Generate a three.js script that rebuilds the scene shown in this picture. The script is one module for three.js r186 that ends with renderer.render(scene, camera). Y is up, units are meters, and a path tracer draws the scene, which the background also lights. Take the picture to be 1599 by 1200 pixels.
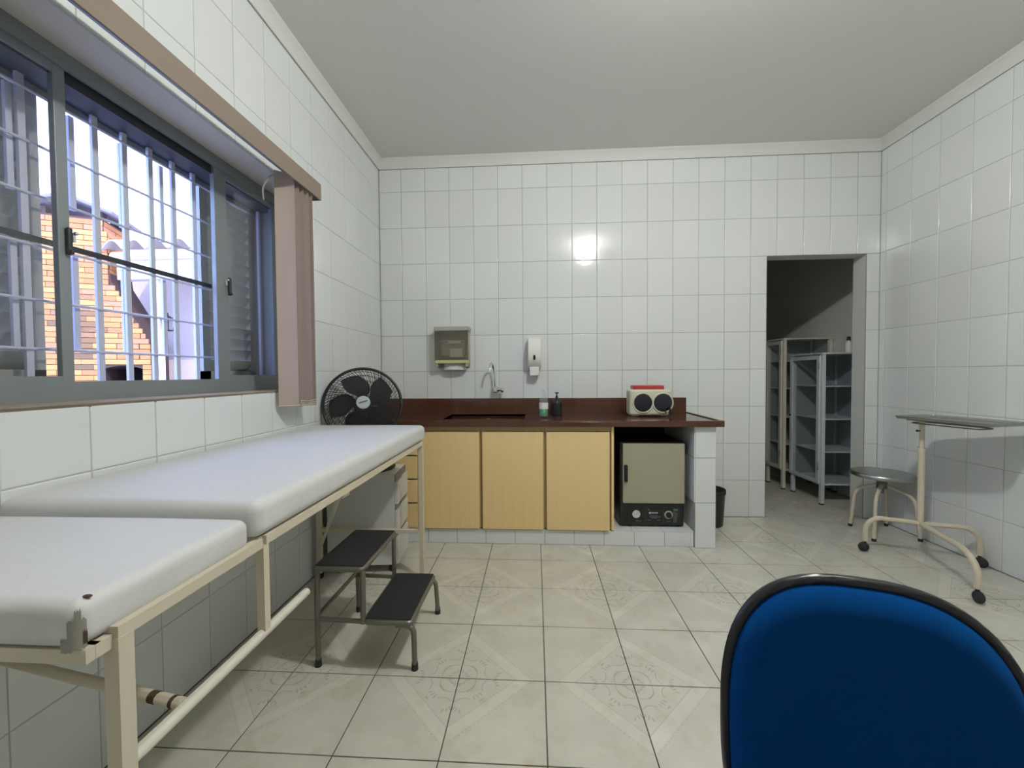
import * as THREE from 'three';
import { RoundedBoxGeometry } from 'three/addons/geometries/RoundedBoxGeometry.js';
import { mergeGeometries, mergeVertices, toCreasedNormals } from 'three/addons/utils/BufferGeometryUtils.js';

// ------------------------------------------------------------------ camera, sky, sun, lamp, exposure
const scene = new THREE.Scene();
const camera = new THREE.PerspectiveCamera(2 * Math.atan(600 / 625.17) * 180 / Math.PI, 1599 / 1200, 0.05, 100);
camera.position.set(1.0987, 1.1631, 3.2863);
camera.rotation.set(-0.0256, 0.0583, -0.0073, 'YXZ');
scene.add(camera);

const renderer = new THREE.WebGLRenderer({ antialias: true });
renderer.toneMapping = THREE.LinearToneMapping;
renderer.toneMappingExposure = 1.0;
renderer.shadowMap.enabled = true;

scene.background = new THREE.Color().setRGB(3.2, 4.4, 9.0);          // hazy bright daylight sky

const sun = new THREE.DirectionalLight(new THREE.Color().setRGB(1, 0.9, 0.76), 2.6);
sun.position.set(3.5, 9.5, 6.0);
sun.target.position.set(-4, 1, -1.5);
sun.castShadow = true;
sun.shadow.radius = 1;
Object.assign(sun.shadow.camera, { left: -9, right: 9, top: 9, bottom: -9, near: 0.5, far: 40 });
scene.add(sun, sun.target);

const LAMP = [1.80, 2.83, 2.30], LAMP_POWER = 4.2;

// room measures (metres)
const XL = -0.185, XR = 3.77, YC = 2.935, ZF = 4.9, YT = 2.855;        // left wall, right wall, ceiling, wall behind the camera, top of the tiling
const RH = 0.2965, CW = 0.2;                                            // wall tile height and width
const DX0 = 2.925, DX1 = 3.674, DY = 2.0755, WT = 0.135;                 // doorway, wall thickness
const SX0 = 2.3, SX1 = 4.0, SZ = -2.6;                                  // store room beyond the doorway
const WZ0 = 1.05, WZ1 = 2.58, WY0 = 1.083, WY1 = 2.167;                 // window opening in the left wall
const LT = 0.36;                                                        // thickness of the left wall

// ------------------------------------------------------------------ helpers
let seed = 20240611;
const rnd = () => { seed |= 0; seed = seed + 0x6D2B79F5 | 0; let t = Math.imul(seed ^ seed >>> 15, 1 | seed); t = t + Math.imul(t ^ t >>> 7, 61 | t) ^ t; return ((t ^ t >>> 14) >>> 0) / 4294967296; };
const rr = (a, b) => a + (b - a) * rnd();
const V = (x, y, z) => new THREE.Vector3(x, y, z);
const lin = (r, g, b) => new THREE.Color().setRGB(r, g, b);

const taken = {};
function numbered(name) { const n = taken[name] = (taken[name] ?? -1) + 1; return n ? name + '_' + String(n).padStart(3, '0') : name; }
function clean(g) {
  g = g.index ? g.toNonIndexed() : g;
  if (!g.attributes.normal) g.computeVertexNormals();
  if (!g.attributes.uv) g.setAttribute('uv', new THREE.Float32BufferAttribute(new Float32Array(g.attributes.position.count * 2), 2));
  for (const k of Object.keys(g.attributes)) if (!['position', 'normal', 'uv'].includes(k)) g.deleteAttribute(k);
  return g;
}
const merge = (gs) => Array.isArray(gs) ? (gs.length > 1 ? mergeGeometries(gs.map(clean)) : gs[0]) : gs;
function part(name, geo, mat, parent) {
  const m = new THREE.Mesh(merge(geo), mat);
  m.name = name; m.castShadow = m.receiveShadow = true;
  parent.add(m);
  return m;
}
function thing(name, label, category, pos = [0, 0, 0], turn = 0, group) {
  const o = new THREE.Group();
  o.name = numbered(name); o.position.set(...pos); o.rotation.y = turn;
  o.userData = { label, category };
  if (group) o.userData.group = group;
  scene.add(o);
  return o;
}
function struct(name, label, category, pos, turn) { const o = thing(name, label, category, pos, turn); o.userData.kind = 'structure'; return o; }

const box = (w, h, d, x = 0, y = 0, z = 0) => new THREE.BoxGeometry(w, h, d).translate(x, y, z);
const rbox = (w, h, d, x = 0, y = 0, z = 0, r = 0.004, s = 2) => new RoundedBoxGeometry(w, h, d, s, Math.min(r, w / 2.01, h / 2.01, d / 2.01)).translate(x, y, z);
const span = (x0, x1, y0, y1, z0, z1, r = 0) => r ? rbox(x1 - x0, y1 - y0, z1 - z0, (x0 + x1) / 2, (y0 + y1) / 2, (z0 + z1) / 2, r) : box(x1 - x0, y1 - y0, z1 - z0, (x0 + x1) / 2, (y0 + y1) / 2, (z0 + z1) / 2);
const cyl = (r0, r1, h, x = 0, y = 0, z = 0, n = 24) => new THREE.CylinderGeometry(r1, r0, h, n).translate(x, y + h / 2, z);   // stands on y
const lathe = (pts, n = 32) => new THREE.LatheGeometry(pts.map(([r, y]) => new THREE.Vector2(r, y)), n);

// a path of points whose corners are rounded with the given radius
function rounded(pts, fil = 0, closed = false) {
  const P = pts.map((p) => V(...p)), out = [], n = P.length;
  for (let i = 0; i < n; i++) {
    if (!closed && (i === 0 || i === n - 1) || !fil) { out.push(P[i]); continue; }
    const a = P[(i - 1 + n) % n], b = P[i], c = P[(i + 1) % n];
    const u = a.clone().sub(b), v = c.clone().sub(b), d = Math.min(fil, u.length() * 0.49, v.length() * 0.49);
    const s = b.clone().addScaledVector(u.normalize(), d), e = b.clone().addScaledVector(v.normalize(), d);
    for (let k = 0; k <= 5; k++) { const t = k / 5; out.push(s.clone().multiplyScalar((1 - t) * (1 - t)).addScaledVector(b, 2 * t * (1 - t)).addScaledVector(e, t * t)); }
  }
  return out;
}
// sweeps a round (or, with 4 sides, square) section along a path
function sweep(pts, r, { fil = 0, closed = false, sides = 10, square = false } = {}) {
  const P = rounded(pts, fil, closed), n = P.length, S = square ? 4 : sides, R = square ? r * Math.SQRT2 : r, ph = square ? Math.PI / 4 : 0;
  const pos = [], idx = [];
  let up = null;
  for (let i = 0; i < n; i++) {
    const a = P[closed ? (i - 1 + n) % n : Math.max(i - 1, 0)], b = P[closed ? (i + 1) % n : Math.min(i + 1, n - 1)];
    const t = b.clone().sub(a).normalize();
    if (!up) up = Math.abs(t.y) > 0.9 ? V(1, 0, 0) : V(0, 1, 0);
    const sx = up.clone().cross(t).normalize(), sy = t.clone().cross(sx).normalize();
    up = sy;
    for (let k = 0; k < S; k++) { const q = ph + k / S * 2 * Math.PI; const p = P[i].clone().addScaledVector(sx, Math.cos(q) * R).addScaledVector(sy, Math.sin(q) * R); pos.push(p.x, p.y, p.z); }
  }
  for (let i = 0; i < (closed ? n : n - 1); i++) for (let k = 0; k < S; k++) {
    const a = i * S + k, b = i * S + (k + 1) % S, c = ((i + 1) % n) * S + k, d = ((i + 1) % n) * S + (k + 1) % S;
    idx.push(a, b, c, b, d, c);
  }
  if (!closed) for (const [i, flip] of [[0, true], [n - 1, false]]) {
    const c = pos.length / 3; pos.push(P[i].x, P[i].y, P[i].z);
    for (let k = 0; k < S; k++) { const a = i * S + k, b = i * S + (k + 1) % S; flip ? idx.push(c, b, a) : idx.push(c, a, b); }
  }
  const g = new THREE.BufferGeometry();
  g.setAttribute('position', new THREE.Float32BufferAttribute(pos, 3)); g.setIndex(idx); g.computeVertexNormals();
  return clean(toCreasedNormals(g, 0.7));
}
const bar = (a, b, r, o) => sweep([a, b], r, o);
// a cushion: a box grid pushed onto a rounded box, with its top bulged
function cushion(w, h, d, r, bulge = 0, m = 14, wob = 0) {
  const axis = (half, k) => { const a = []; for (let i = 0; i <= 5; i++) a.push(-half + r * (1 - Math.cos(i / 5 * Math.PI / 2)) * 1); for (let i = 1; i < k; i++) a.push(-half + r + (2 * half - 2 * r) * i / k); for (let i = 5; i >= 0; i--) a.push(half - r * (1 - Math.cos(i / 5 * Math.PI / 2))); return a; };
  const H = [w / 2, h / 2, d / 2], X = axis(H[0], m), Y = axis(H[1], 2), Z = axis(H[2], m), A = [X, Y, Z], pos = [], idx = [];
  const face = (ia, ib, ic, side) => {
    const a = A[ia], b = A[ib], base = pos.length / 3;
    for (const p of a) for (const q of b) { const v = [0, 0, 0]; v[ia] = p; v[ib] = q; v[ic] = side * H[ic]; pos.push(...v); }
    for (let i = 0; i < a.length - 1; i++) for (let j = 0; j < b.length - 1; j++) {
      const k = base + i * b.length + j, l = k + b.length;
      side > 0 ? idx.push(k, l, k + 1, l, l + 1, k + 1) : idx.push(k, k + 1, l, l, k + 1, l + 1);
    }
  };
  face(0, 1, 2, 1); face(0, 1, 2, -1); face(1, 2, 0, 1); face(1, 2, 0, -1); face(2, 0, 1, 1); face(2, 0, 1, -1);
  for (let i = 0; i < pos.length; i += 3) {
    const p = [pos[i], pos[i + 1], pos[i + 2]], q = p.map((v, k) => Math.max(-(H[k] - r), Math.min(H[k] - r, v))), e = p.map((v, k) => v - q[k]);
    const L = Math.hypot(...e);
    for (let k = 0; k < 3; k++) pos[i + k] = L > 1e-9 ? q[k] + e[k] / L * r : p[k];
    const f = (1 - (p[0] / H[0]) ** 2) * (1 - (p[2] / H[2]) ** 4);
    if (p[1] > 0) pos[i + 1] += bulge * f + wob * f * (Math.sin(p[0] * 17 + p[2] * 9) + Math.sin(p[2] * 23 - p[0] * 11));
  }
  let g = new THREE.BufferGeometry();
  g.setAttribute('position', new THREE.Float32BufferAttribute(pos, 3)); g.setIndex(idx);
  g = mergeVertices(g, 1e-5); g.computeVertexNormals();
  const uv = []; const pp = g.attributes.position; for (let i = 0; i < pp.count; i++) uv.push(pp.getX(i) + pp.getY(i), pp.getZ(i) + pp.getY(i));
  g.setAttribute('uv', new THREE.Float32BufferAttribute(uv, 2));
  return g;
}
// a glazed tile, face at z = 0 towards +z, edges rolled off; uv from a function of its own x, y
const geoCache = {};
function tileGeo(w, h, t, e, uvf, key) {
  const k = key ?? [w, h, t, e].map((v) => v.toFixed(4)).join();
  if (geoCache[k]) return geoCache[k];
  const a = w / 2, b = h / 2, pos = [], nor = [], uv = [], idx = [], dz = e * 0.45;
  const put = (x, y, z, nx, ny, nz) => { pos.push(x, y, z); const l = Math.hypot(nx, ny, nz); nor.push(nx / l, ny / l, nz / l); uv.push(...(uvf ? uvf(x, y) : [(x + a) / w, (y + b) / h])); return pos.length / 3 - 1; };
  const c = [[-1, -1], [1, -1], [1, 1], [-1, 1]];
  const inn = c.map(([s, q]) => put(s * (a - e), q * (b - e), 0, 0, 0, 1));
  idx.push(inn[0], inn[1], inn[2], inn[0], inn[2], inn[3]);
  for (let i = 0; i < 4; i++) {
    const [s0, q0] = c[i], [s1, q1] = c[(i + 1) % 4], nx = (s0 + s1) / 2, ny = (q0 + q1) / 2;
    const i0 = inn[i], i1 = inn[(i + 1) % 4], o0 = put(s0 * a, q0 * b, -dz, nx, ny, 0.9), o1 = put(s1 * a, q1 * b, -dz, nx, ny, 0.9);
    idx.push(i0, o0, o1, i0, o1, i1);
    const d0 = put(s0 * a, q0 * b, -dz, nx, ny, 0), d1 = put(s1 * a, q1 * b, -dz, nx, ny, 0), f0 = put(s0 * a, q0 * b, -t, nx, ny, 0), f1 = put(s1 * a, q1 * b, -t, nx, ny, 0);
    idx.push(d0, f0, f1, d0, f1, d1);
  }
  const g = new THREE.BufferGeometry();
  g.setAttribute('position', new THREE.Float32BufferAttribute(pos, 3)); g.setAttribute('normal', new THREE.Float32BufferAttribute(nor, 3)); g.setAttribute('uv', new THREE.Float32BufferAttribute(uv, 2)); g.setIndex(idx);
  return geoCache[k] = g;
}
function lines(lo, hi, step, off) { const a = [lo]; let k = Math.ceil((lo - off) / step + 1e-6); for (; off + k * step < hi - 1e-6; k++) if (off + k * step > lo + 1e-6) a.push(off + k * step); a.push(hi); return a; }
// the grid cells between two sets of joints, less the holes
function cells(us, vs, holes) {
  let out = [];
  for (let i = 0; i < us.length - 1; i++) for (let j = 0; j < vs.length - 1; j++) {
    let list = [[us[i], us[i + 1], vs[j], vs[j + 1]]];
    for (const [a, b, c, d] of holes) list = list.flatMap(([p, q, r, s]) => {
      if (q <= a || p >= b || s <= c || r >= d) return [[p, q, r, s]];
      const o = [];
      if (p < a) o.push([p, a, r, s]);
      if (q > b) o.push([b, q, r, s]);
      const x0 = Math.max(p, a), x1 = Math.min(q, b);
      if (r < c) o.push([x0, x1, r, c]);
      if (s > d) o.push([x0, x1, d, s]);
      return o;
    });
    out.push(...list.filter(([p, q, r, s]) => q - p > 0.008 && s - r > 0.008));
  }
  return out;
}
// slabs round a hole: u0..u1 by v0..v1, between depths z0 and z1
function holed(u0, u1, v0, v1, z0, z1, hole) {
  if (!hole) return [span(u0, u1, v0, v1, z0, z1)];
  const [a, b, c, d] = hole, o = [];
  if (a > u0) o.push(span(u0, a, v0, v1, z0, z1));
  if (b < u1) o.push(span(b, u1, v0, v1, z0, z1));
  if (c > v0) o.push(span(a, b, v0, c, z0, z1));
  if (d < v1) o.push(span(a, b, d, v1, z0, z1));
  return o;
}

// ------------------------------------------------------------------ textures
function noiseGrid(n, seed0) { let s = seed0; const r = () => (s = (s * 16807) % 2147483647) / 2147483647; return Float32Array.from({ length: n * n }, r); }
function fbm(size, base, oct, seed0) {
  const out = new Float32Array(size * size);
  let amp = 0.5;
  for (let o = 0, n = base; o < oct; o++, n *= 2, amp *= 0.5) {
    const g = noiseGrid(n, seed0 + o * 77 + 1), f = (t) => t * t * (3 - 2 * t);
    for (let y = 0; y < size; y++) for (let x = 0; x < size; x++) {
      const u = x / size * n, v = y / size * n, i = Math.floor(u), j = Math.floor(v), a = f(u - i), b = f(v - j), i1 = (i + 1) % n, j1 = (j + 1) % n;
      out[y * size + x] += amp * ((g[j * n + i] * (1 - a) + g[j * n + i1] * a) * (1 - b) + (g[j1 * n + i] * (1 - a) + g[j1 * n + i1] * a) * b);
    }
  }
  return out;
}
function dataTex(size, fn, srgb = true, rep) {
  const d = new Uint8Array(size * size * 4);
  for (let y = 0; y < size; y++) for (let x = 0; x < size; x++) { const c = fn(x, y); const k = (y * size + x) * 4; for (let i = 0; i < 3; i++) d[k + i] = Math.max(0, Math.min(255, c[i])); d[k + 3] = 255; }
  const t = new THREE.DataTexture(d, size, size);
  t.wrapS = t.wrapT = THREE.RepeatWrapping; t.magFilter = THREE.LinearFilter; t.minFilter = THREE.LinearMipmapLinearFilter; t.generateMipmaps = true;
  if (srgb) t.colorSpace = THREE.SRGBColorSpace;
  if (rep) t.repeat.set(...rep);
  t.needsUpdate = true;
  return t;
}
const N1 = fbm(256, 4, 6, 11), N2 = fbm(256, 16, 4, 29), N3 = fbm(256, 64, 2, 43);
const at = (N, x, y) => N[((y % 256 + 256) % 256) * 256 + (x % 256 + 256) % 256];
const greyTex = (fn, rep) => dataTex(256, (x, y) => { const v = fn(x, y); return [v, v, v]; }, false, rep);
const waveBump = greyTex((x, y) => at(N1, x, y) * 255);
const fineBump = greyTex((x, y) => at(N3, x, y) * 160 + at(N2, x, y) * 95, [6, 6]);

// printed floor tile: cream marbling, a quarter of a diamond with leaf strokes round one corner
function floorTexture(sd) {
  const S = 512, M = fbm(256, 3, 6, sd), K = fbm(256, 6, 5, sd + 5);
  const cv = document.createElement('canvas'); cv.width = cv.height = S;
  const c = cv.getContext('2d');
  const im = c.createImageData(S, S);
  for (let y = 0; y < S; y++) for (let x = 0; x < S; x++) {
    const m = M[(y >> 1) * 256 + (x >> 1)], k = K[(y >> 1) * 256 + (x >> 1)], s = (x + (S - 1 - y)) / S;
    let v = 204 + (m - 0.5) * 24, w = s > 0.66 && s < 0.84 ? 6 : 0;
    const st = Math.max(0, k - 0.53) * 60;
    const i = (y * S + x) * 4;
    im.data[i] = v + w - st * 0.55; im.data[i + 1] = v - 3 + w - st * 0.7; im.data[i + 2] = v - 15 + w - st * 1.1; im.data[i + 3] = 255;
  }
  c.putImageData(im, 0, 0);
  const X = (u) => u * S, Y = (v) => S - v * S;
  c.strokeStyle = 'rgba(160,160,148,0.45)'; c.lineWidth = 4;
  c.beginPath(); c.moveTo(X(0.66), Y(0)); c.lineTo(X(0), Y(0.66)); c.stroke();
  c.fillStyle = 'rgba(156,156,144,0.42)';
  for (let k = 0; k <= 26; k++) { const t = k / 26 * 0.87; c.beginPath(); c.ellipse(X(t), Y(0.87 - t), 4.5, 3, 0.78, 0, 7); c.fill(); }
  c.fillStyle = 'rgba(150,152,142,0.45)'; c.strokeStyle = 'rgba(150,152,142,0.42)';
  const leaf = (u, v, a, l, w) => { c.save(); c.translate(X(u), Y(v)); c.rotate(a); c.beginPath(); c.ellipse(0, 0, l, w, 0, 0, 7); c.fill(); c.restore(); };
  for (const [u, v, a] of [[0.07, 0.07, 0.78], [0.03, 0.1, 1.4], [0.1, 0.03, 0.1], [0.25, 0.25, -0.78], [0.28, 0.22, -0.5], [0.22, 0.28, -1.1], [0.44, 0.05, 0.2], [0.46, 0.09, -0.4], [0.42, 0.02, 0.5], [0.05, 0.44, 1.3], [0.09, 0.46, 1.9], [0.02, 0.42, 1.1], [0.3, 0.3, 0.78]]) leaf(u, v, a, 15, 5.5);
  c.lineWidth = 7;
  for (const [u0, v0, u1, v1, u2, v2] of [[0.12, 0.2, 0.22, 0.12, 0.2, 0.02], [0.2, 0.12, 0.12, 0.22, 0.02, 0.2], [0.34, 0.02, 0.26, 0.08, 0.3, 0.18], [0.02, 0.34, 0.08, 0.26, 0.18, 0.3]]) { c.beginPath(); c.moveTo(X(u0), Y(v0)); c.quadraticCurveTo(X(u1), Y(v1), X(u2), Y(v2)); c.stroke(); }
  const t = new THREE.CanvasTexture(cv); t.colorSpace = THREE.SRGBColorSpace; t.wrapS = t.wrapT = THREE.ClampToEdgeWrapping;
  return t;
}

// ------------------------------------------------------------------ materials
const std = (color, roughness = 0.6, more = {}) => new THREE.MeshStandardMaterial({ color, roughness, ...more });
const phy = (color, roughness, more) => new THREE.MeshPhysicalMaterial({ color, roughness, ...more });
const M = {
  tile: [[0.73, 0.755, 0.74], [0.715, 0.735, 0.72], [0.745, 0.765, 0.75], [0.72, 0.74, 0.72]].map((c) => std(lin(...c), 0.105, { bumpMap: waveBump, bumpScale: 0.0005 })),
  grout: std(lin(0.46, 0.46, 0.43), 0.95),
  groutDark: std(lin(0.26, 0.265, 0.25), 0.95),
  plaster: std(lin(0.66, 0.67, 0.63), 0.9, { bumpMap: fineBump, bumpScale: 0.0006 }),
  ceiling: std(lin(0.78, 0.79, 0.75), 0.95, { bumpMap: fineBump, bumpScale: 0.0005 }),
  cornice: std(lin(0.68, 0.69, 0.65), 0.8),
  reveal: std(lin(0.57, 0.53, 0.45), 0.85, { bumpMap: fineBump, bumpScale: 0.001 }),
  mortar: std(lin(0.34, 0.28, 0.2), 0.95, { bumpMap: fineBump, bumpScale: 0.003 }),
  store: std(lin(0.7, 0.7, 0.65), 0.85, { bumpMap: fineBump, bumpScale: 0.0006 }),
  floorTile: [floorTexture(5), floorTexture(91), floorTexture(222)].map((map) => std(0xffffff, 0.24, { map, bumpMap: waveBump, bumpScale: 0.0004 })),
  floorGrout: std(lin(0.075, 0.07, 0.055), 0.95),
  alu: std(lin(0.27, 0.3, 0.31), 0.42, { metalness: 0.35 }),
  aluDark: std(lin(0.04, 0.043, 0.05), 0.5, { metalness: 0.2 }),
  shutter: std(lin(0.3, 0.3, 0.25), 0.5),
  grille: std(lin(0.55, 0.57, 0.68), 0.5),
  glass: phy(0xffffff, 0.02, { transmission: 1, thickness: 0, ior: 1.5 }),
  chrome: std(lin(0.75, 0.76, 0.77), 0.12, { metalness: 1 }),
  steel: std(lin(0.42, 0.43, 0.41), 0.32, { metalness: 1 }),
  steelDull: std(lin(0.2, 0.19, 0.155), 0.42, { metalness: 0.7 }),
  cream: std(lin(0.62, 0.555, 0.43), 0.38),
  creamPale: std(lin(0.66, 0.63, 0.54), 0.38),
  rust: std(lin(0.07, 0.045, 0.025), 0.95),
  vinyl: std(lin(0.63, 0.63, 0.62), 0.55, { bumpMap: (() => { const t = waveBump.clone(); t.repeat.set(3, 3); return t; })(), bumpScale: 0.004 }),
  tape: std(lin(0.3, 0.29, 0.25), 0.6, { bumpMap: fineBump, bumpScale: 0.002 }),
  rubber: std(lin(0.018, 0.018, 0.02), 0.75),
  mat: std(lin(0.028, 0.028, 0.032), 0.8, { bumpMap: greyTex((x, y) => (x % 8 < 4 ? 200 : 30) * 0.8 + at(N3, x, y) * 40, [8, 8]), bumpScale: 0.0016 }),
  blackPlastic: std(lin(0.012, 0.012, 0.014), 0.35),
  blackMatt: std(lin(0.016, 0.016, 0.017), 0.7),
  whitePlastic: std(lin(0.78, 0.78, 0.72), 0.3),
  laminate: std(0xffffff, 0.42, { map: dataTex(256, (x, y) => { const g = at(N1, Math.floor(x * 6), Math.floor(y / 5)); const v = (g - 0.5) * 10; return [233 + v, 204 + v, 147 + v * 0.9]; }) }),
  laminateEdge: std(lin(0.42, 0.29, 0.14), 0.6),
  gap: std(lin(0.05, 0.035, 0.02), 0.9),
  granite: std(0xffffff, 0.1, { map: dataTex(256, (x, y) => { const a = at(N3, x, y), b = at(N2, x + 40, y + 9); const k = (a - 0.38) * 60 + (b - 0.5) * 30; return [86 + k, 56 + k * 0.62, 45 + k * 0.5]; }, true, [5, 5]) }),
  unit: std(lin(0.62, 0.62, 0.58), 0.4),
  grip: std(lin(0.2, 0.2, 0.185), 0.5),
  blind: [lin(0.42, 0.335, 0.275), lin(0.4, 0.31, 0.255), lin(0.27, 0.215, 0.175)].map((c) => std(c, 0.9, { bumpMap: fineBump, bumpScale: 0.0008 })),  // last entry: same fabric, with the shade on the valance put into its colour
  beads: std(lin(0.6, 0.55, 0.42), 0.4),
  olive: std(lin(0.36, 0.345, 0.24), 0.4),
  blueFabric: phy(lin(0.001, 0.06, 0.235), 0.9, { specularIntensity: 0.15, sheen: 0.7, sheenRoughness: 0.45, sheenColor: lin(0.01, 0.16, 0.5), bumpMap: greyTex((x, y) => ((x % 4 < 2) !== (y % 4 < 2) ? 200 : 60) + at(N3, x, y) * 50, [9, 9]), bumpScale: 0.0006 }),
  smoke: phy(lin(0.78, 0.76, 0.7), 0.06, { transmission: 0.95, thickness: 0, ior: 1.45 }),
  greyPlastic: std(lin(0.4, 0.39, 0.34), 0.4),
  lime: std(lin(0.5, 0.53, 0.24), 0.4),
  paper: std(lin(0.72, 0.72, 0.7), 0.9),
  clear: phy(lin(0.92, 0.96, 0.94), 0.08, { transmission: 0.9, thickness: 0, ior: 1.45 }),
  green: std(lin(0.02, 0.22, 0.08), 0.25),
  red: std(lin(0.42, 0.035, 0.03), 0.35),
  ivory: std(lin(0.62, 0.6, 0.46), 0.45),
  speaker: std(lin(0.014, 0.015, 0.022), 0.8, { bumpMap: fineBump, bumpScale: 0.001 }),
  cabinetWhite: std(lin(0.55, 0.6, 0.62), 0.35),
  cabinetBack: std(lin(0.27, 0.33, 0.35), 0.4),
  outWall: std(lin(1, 0.95, 0.86), 0.95, { map: dataTex(256, (x, y) => { const a = at(N1, x, y), b = at(N2, x + 90, y), s = Math.max(0, a - 0.5) * 130 * b; return [216 - s * 0.6, 199 - s * 1.1, 203 - s * 1.1]; }), bumpMap: fineBump, bumpScale: 0.003 }),
  outWhite: std(lin(0.72, 0.6, 0.52), 0.9, { bumpMap: fineBump, bumpScale: 0.002 }),
  concrete: std(lin(0.4, 0.39, 0.38), 0.95, { bumpMap: fineBump, bumpScale: 0.003 }),
  slab: std(lin(0.3, 0.27, 0.29), 0.95, { bumpMap: fineBump, bumpScale: 0.004 }),
  roofSheet: std(lin(0.62, 0.53, 0.47), 0.9, { bumpMap: fineBump, bumpScale: 0.002 }),
  bricks: [[0.62, 0.27, 0.085], [0.66, 0.3, 0.1], [0.56, 0.23, 0.08], [0.64, 0.26, 0.12], [0.68, 0.33, 0.1]].map((c) => std(lin(...c), 0.9, { bumpMap: fineBump, bumpScale: 0.003 })),
  sootBricks: [[0.3, 0.16, 0.07], [0.38, 0.2, 0.09], [0.24, 0.14, 0.07]].map((c) => std(lin(...c), 0.95, { bumpMap: fineBump, bumpScale: 0.003 })),
  brickMortar: std(lin(0.1, 0.06, 0.045), 0.95),
  soot: std(lin(0.012, 0.011, 0.012), 1),
};

// ------------------------------------------------------------------ the room
// A wall is built in its own axes: u along it, y up, face at z = 0 towards +z.
function tiledWall(g, us, vs, hole, mult = 1) {
  for (const [a, b, c, d] of cells(us, vs, hole ? [hole] : [])) {
    const t = part('wall_tile', tileGeo(b - a - 0.0022, d - c - 0.0022, 0.006, 0.004), M.tile[Math.floor(rnd() * M.tile.length)], g);
    t.position.set((a + b) / 2, (c + d) / 2, rr(-0.0003, 0.0003));
    t.rotation.set(rr(-0.0016, 0.0016) * mult, rr(-0.0016, 0.0016) * mult, 0);
  }
}
const rows = lines(0, YT, RH, 0);
{
  const wb = struct('wall_back', 'back wall of white glazed tiles with the open doorway', 'wall');
  const hole = [DX0, DX1, -0.2, DY];
  part('masonry', holed(XL - LT, SX1 + 0.15, -0.1, YC, -WT, -0.009, [DX0, DX1, -0.2, DY]), M.plaster, wb);
  part('grout', holed(XL, XR, 0, YT, -0.009, -0.0024, [DX0, DX1, -0.2, DY]), M.groutDark, wb);
  tiledWall(wb, lines(XL - 0.0012, XR + 0.0012, CW, 0), rows, hole);

  const wl = struct('wall_left', 'left wall of white glazed tiles round the window', 'wall', [XL, 0, 0], Math.PI / 2);   // u = -z
  const wh = [-WZ1, -WZ0, WY0, WY1];
  part('masonry', holed(-ZF, WT, -0.1, YC, -LT, -0.009, wh), M.reveal, wl);
  part('grout', holed(-ZF, 0, 0, YT, -0.009, -0.0024, wh), M.grout, wl);
  tiledWall(wl, lines(-ZF + 0.9, 0.0012, CW, -0.005 - CW * 0.0), rows, wh);
  part('sill_mortar', rbox(WZ1 - WZ0, 0.014, 0.17, -(WZ0 + WZ1) / 2, WY0 - 0.002, -0.085, 0.005), M.mortar, wl);

  const wr = struct('wall_right', 'right wall of white glazed tiles beside the wheeled tray stand', 'wall', [XR, 0, 0], -Math.PI / 2);  // u = z
  part('masonry', span(0, ZF, -0.1, YC, -0.18, -0.009), M.plaster, wr);
  part('grout', span(0, ZF, 0, YT, -0.009, -0.0024), M.grout, wr);
  tiledWall(wr, lines(0, ZF - 0.9, CW, 0.05), rows, null);

  const wf = struct('wall_front', 'plain plastered wall behind the camera', 'wall', [0, 0, ZF], Math.PI);
  part('plaster', span(-XR - 0.18, -XL + LT, -0.1, YC, -0.15, 0), M.store, wf);

  const ce = struct('ceiling', 'plain off-white painted ceiling', 'ceiling');
  part('slab', span(XL - LT, SX1 + 0.15, YC, YC + 0.2, SZ - 0.15, ZF + 0.15), M.ceiling, ce);
}
// moulding profile runs along +x of its own axes with the room on +z
function corniceGeo(len) {
  const h = YC - YT, s = new THREE.Shape();
  s.moveTo(0, 0); s.lineTo(0.008, 0); s.lineTo(0.010, 0.010); s.quadraticCurveTo(0.016, 0.05, 0.034, h - 0.010); s.lineTo(0.038, h); s.lineTo(0, h); s.closePath();
  return new THREE.ExtrudeGeometry(s, { depth: len, bevelEnabled: false, curveSegments: 6 }).applyMatrix4(new THREE.Matrix4().makeBasis(V(0, 0, 1), V(0, 1, 0), V(-1, 0, 0))).translate(len, 0, 0);
}
for (const [n, label, len, pos, turn] of [['trim_1', 'plaster cornice above the back wall tiles', XR - XL, [XL, YT, 0], 0], ['trim_2', 'plaster cornice above the window wall', ZF, [XL, YT, ZF], Math.PI / 2], ['trim_3', 'plaster cornice above the right wall', ZF, [XR, YT, 0], -Math.PI / 2]]) {
  const o = struct(n, label, 'cornice', pos, turn);
  part('moulding', corniceGeo(len), M.cornice, o);
}
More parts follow.
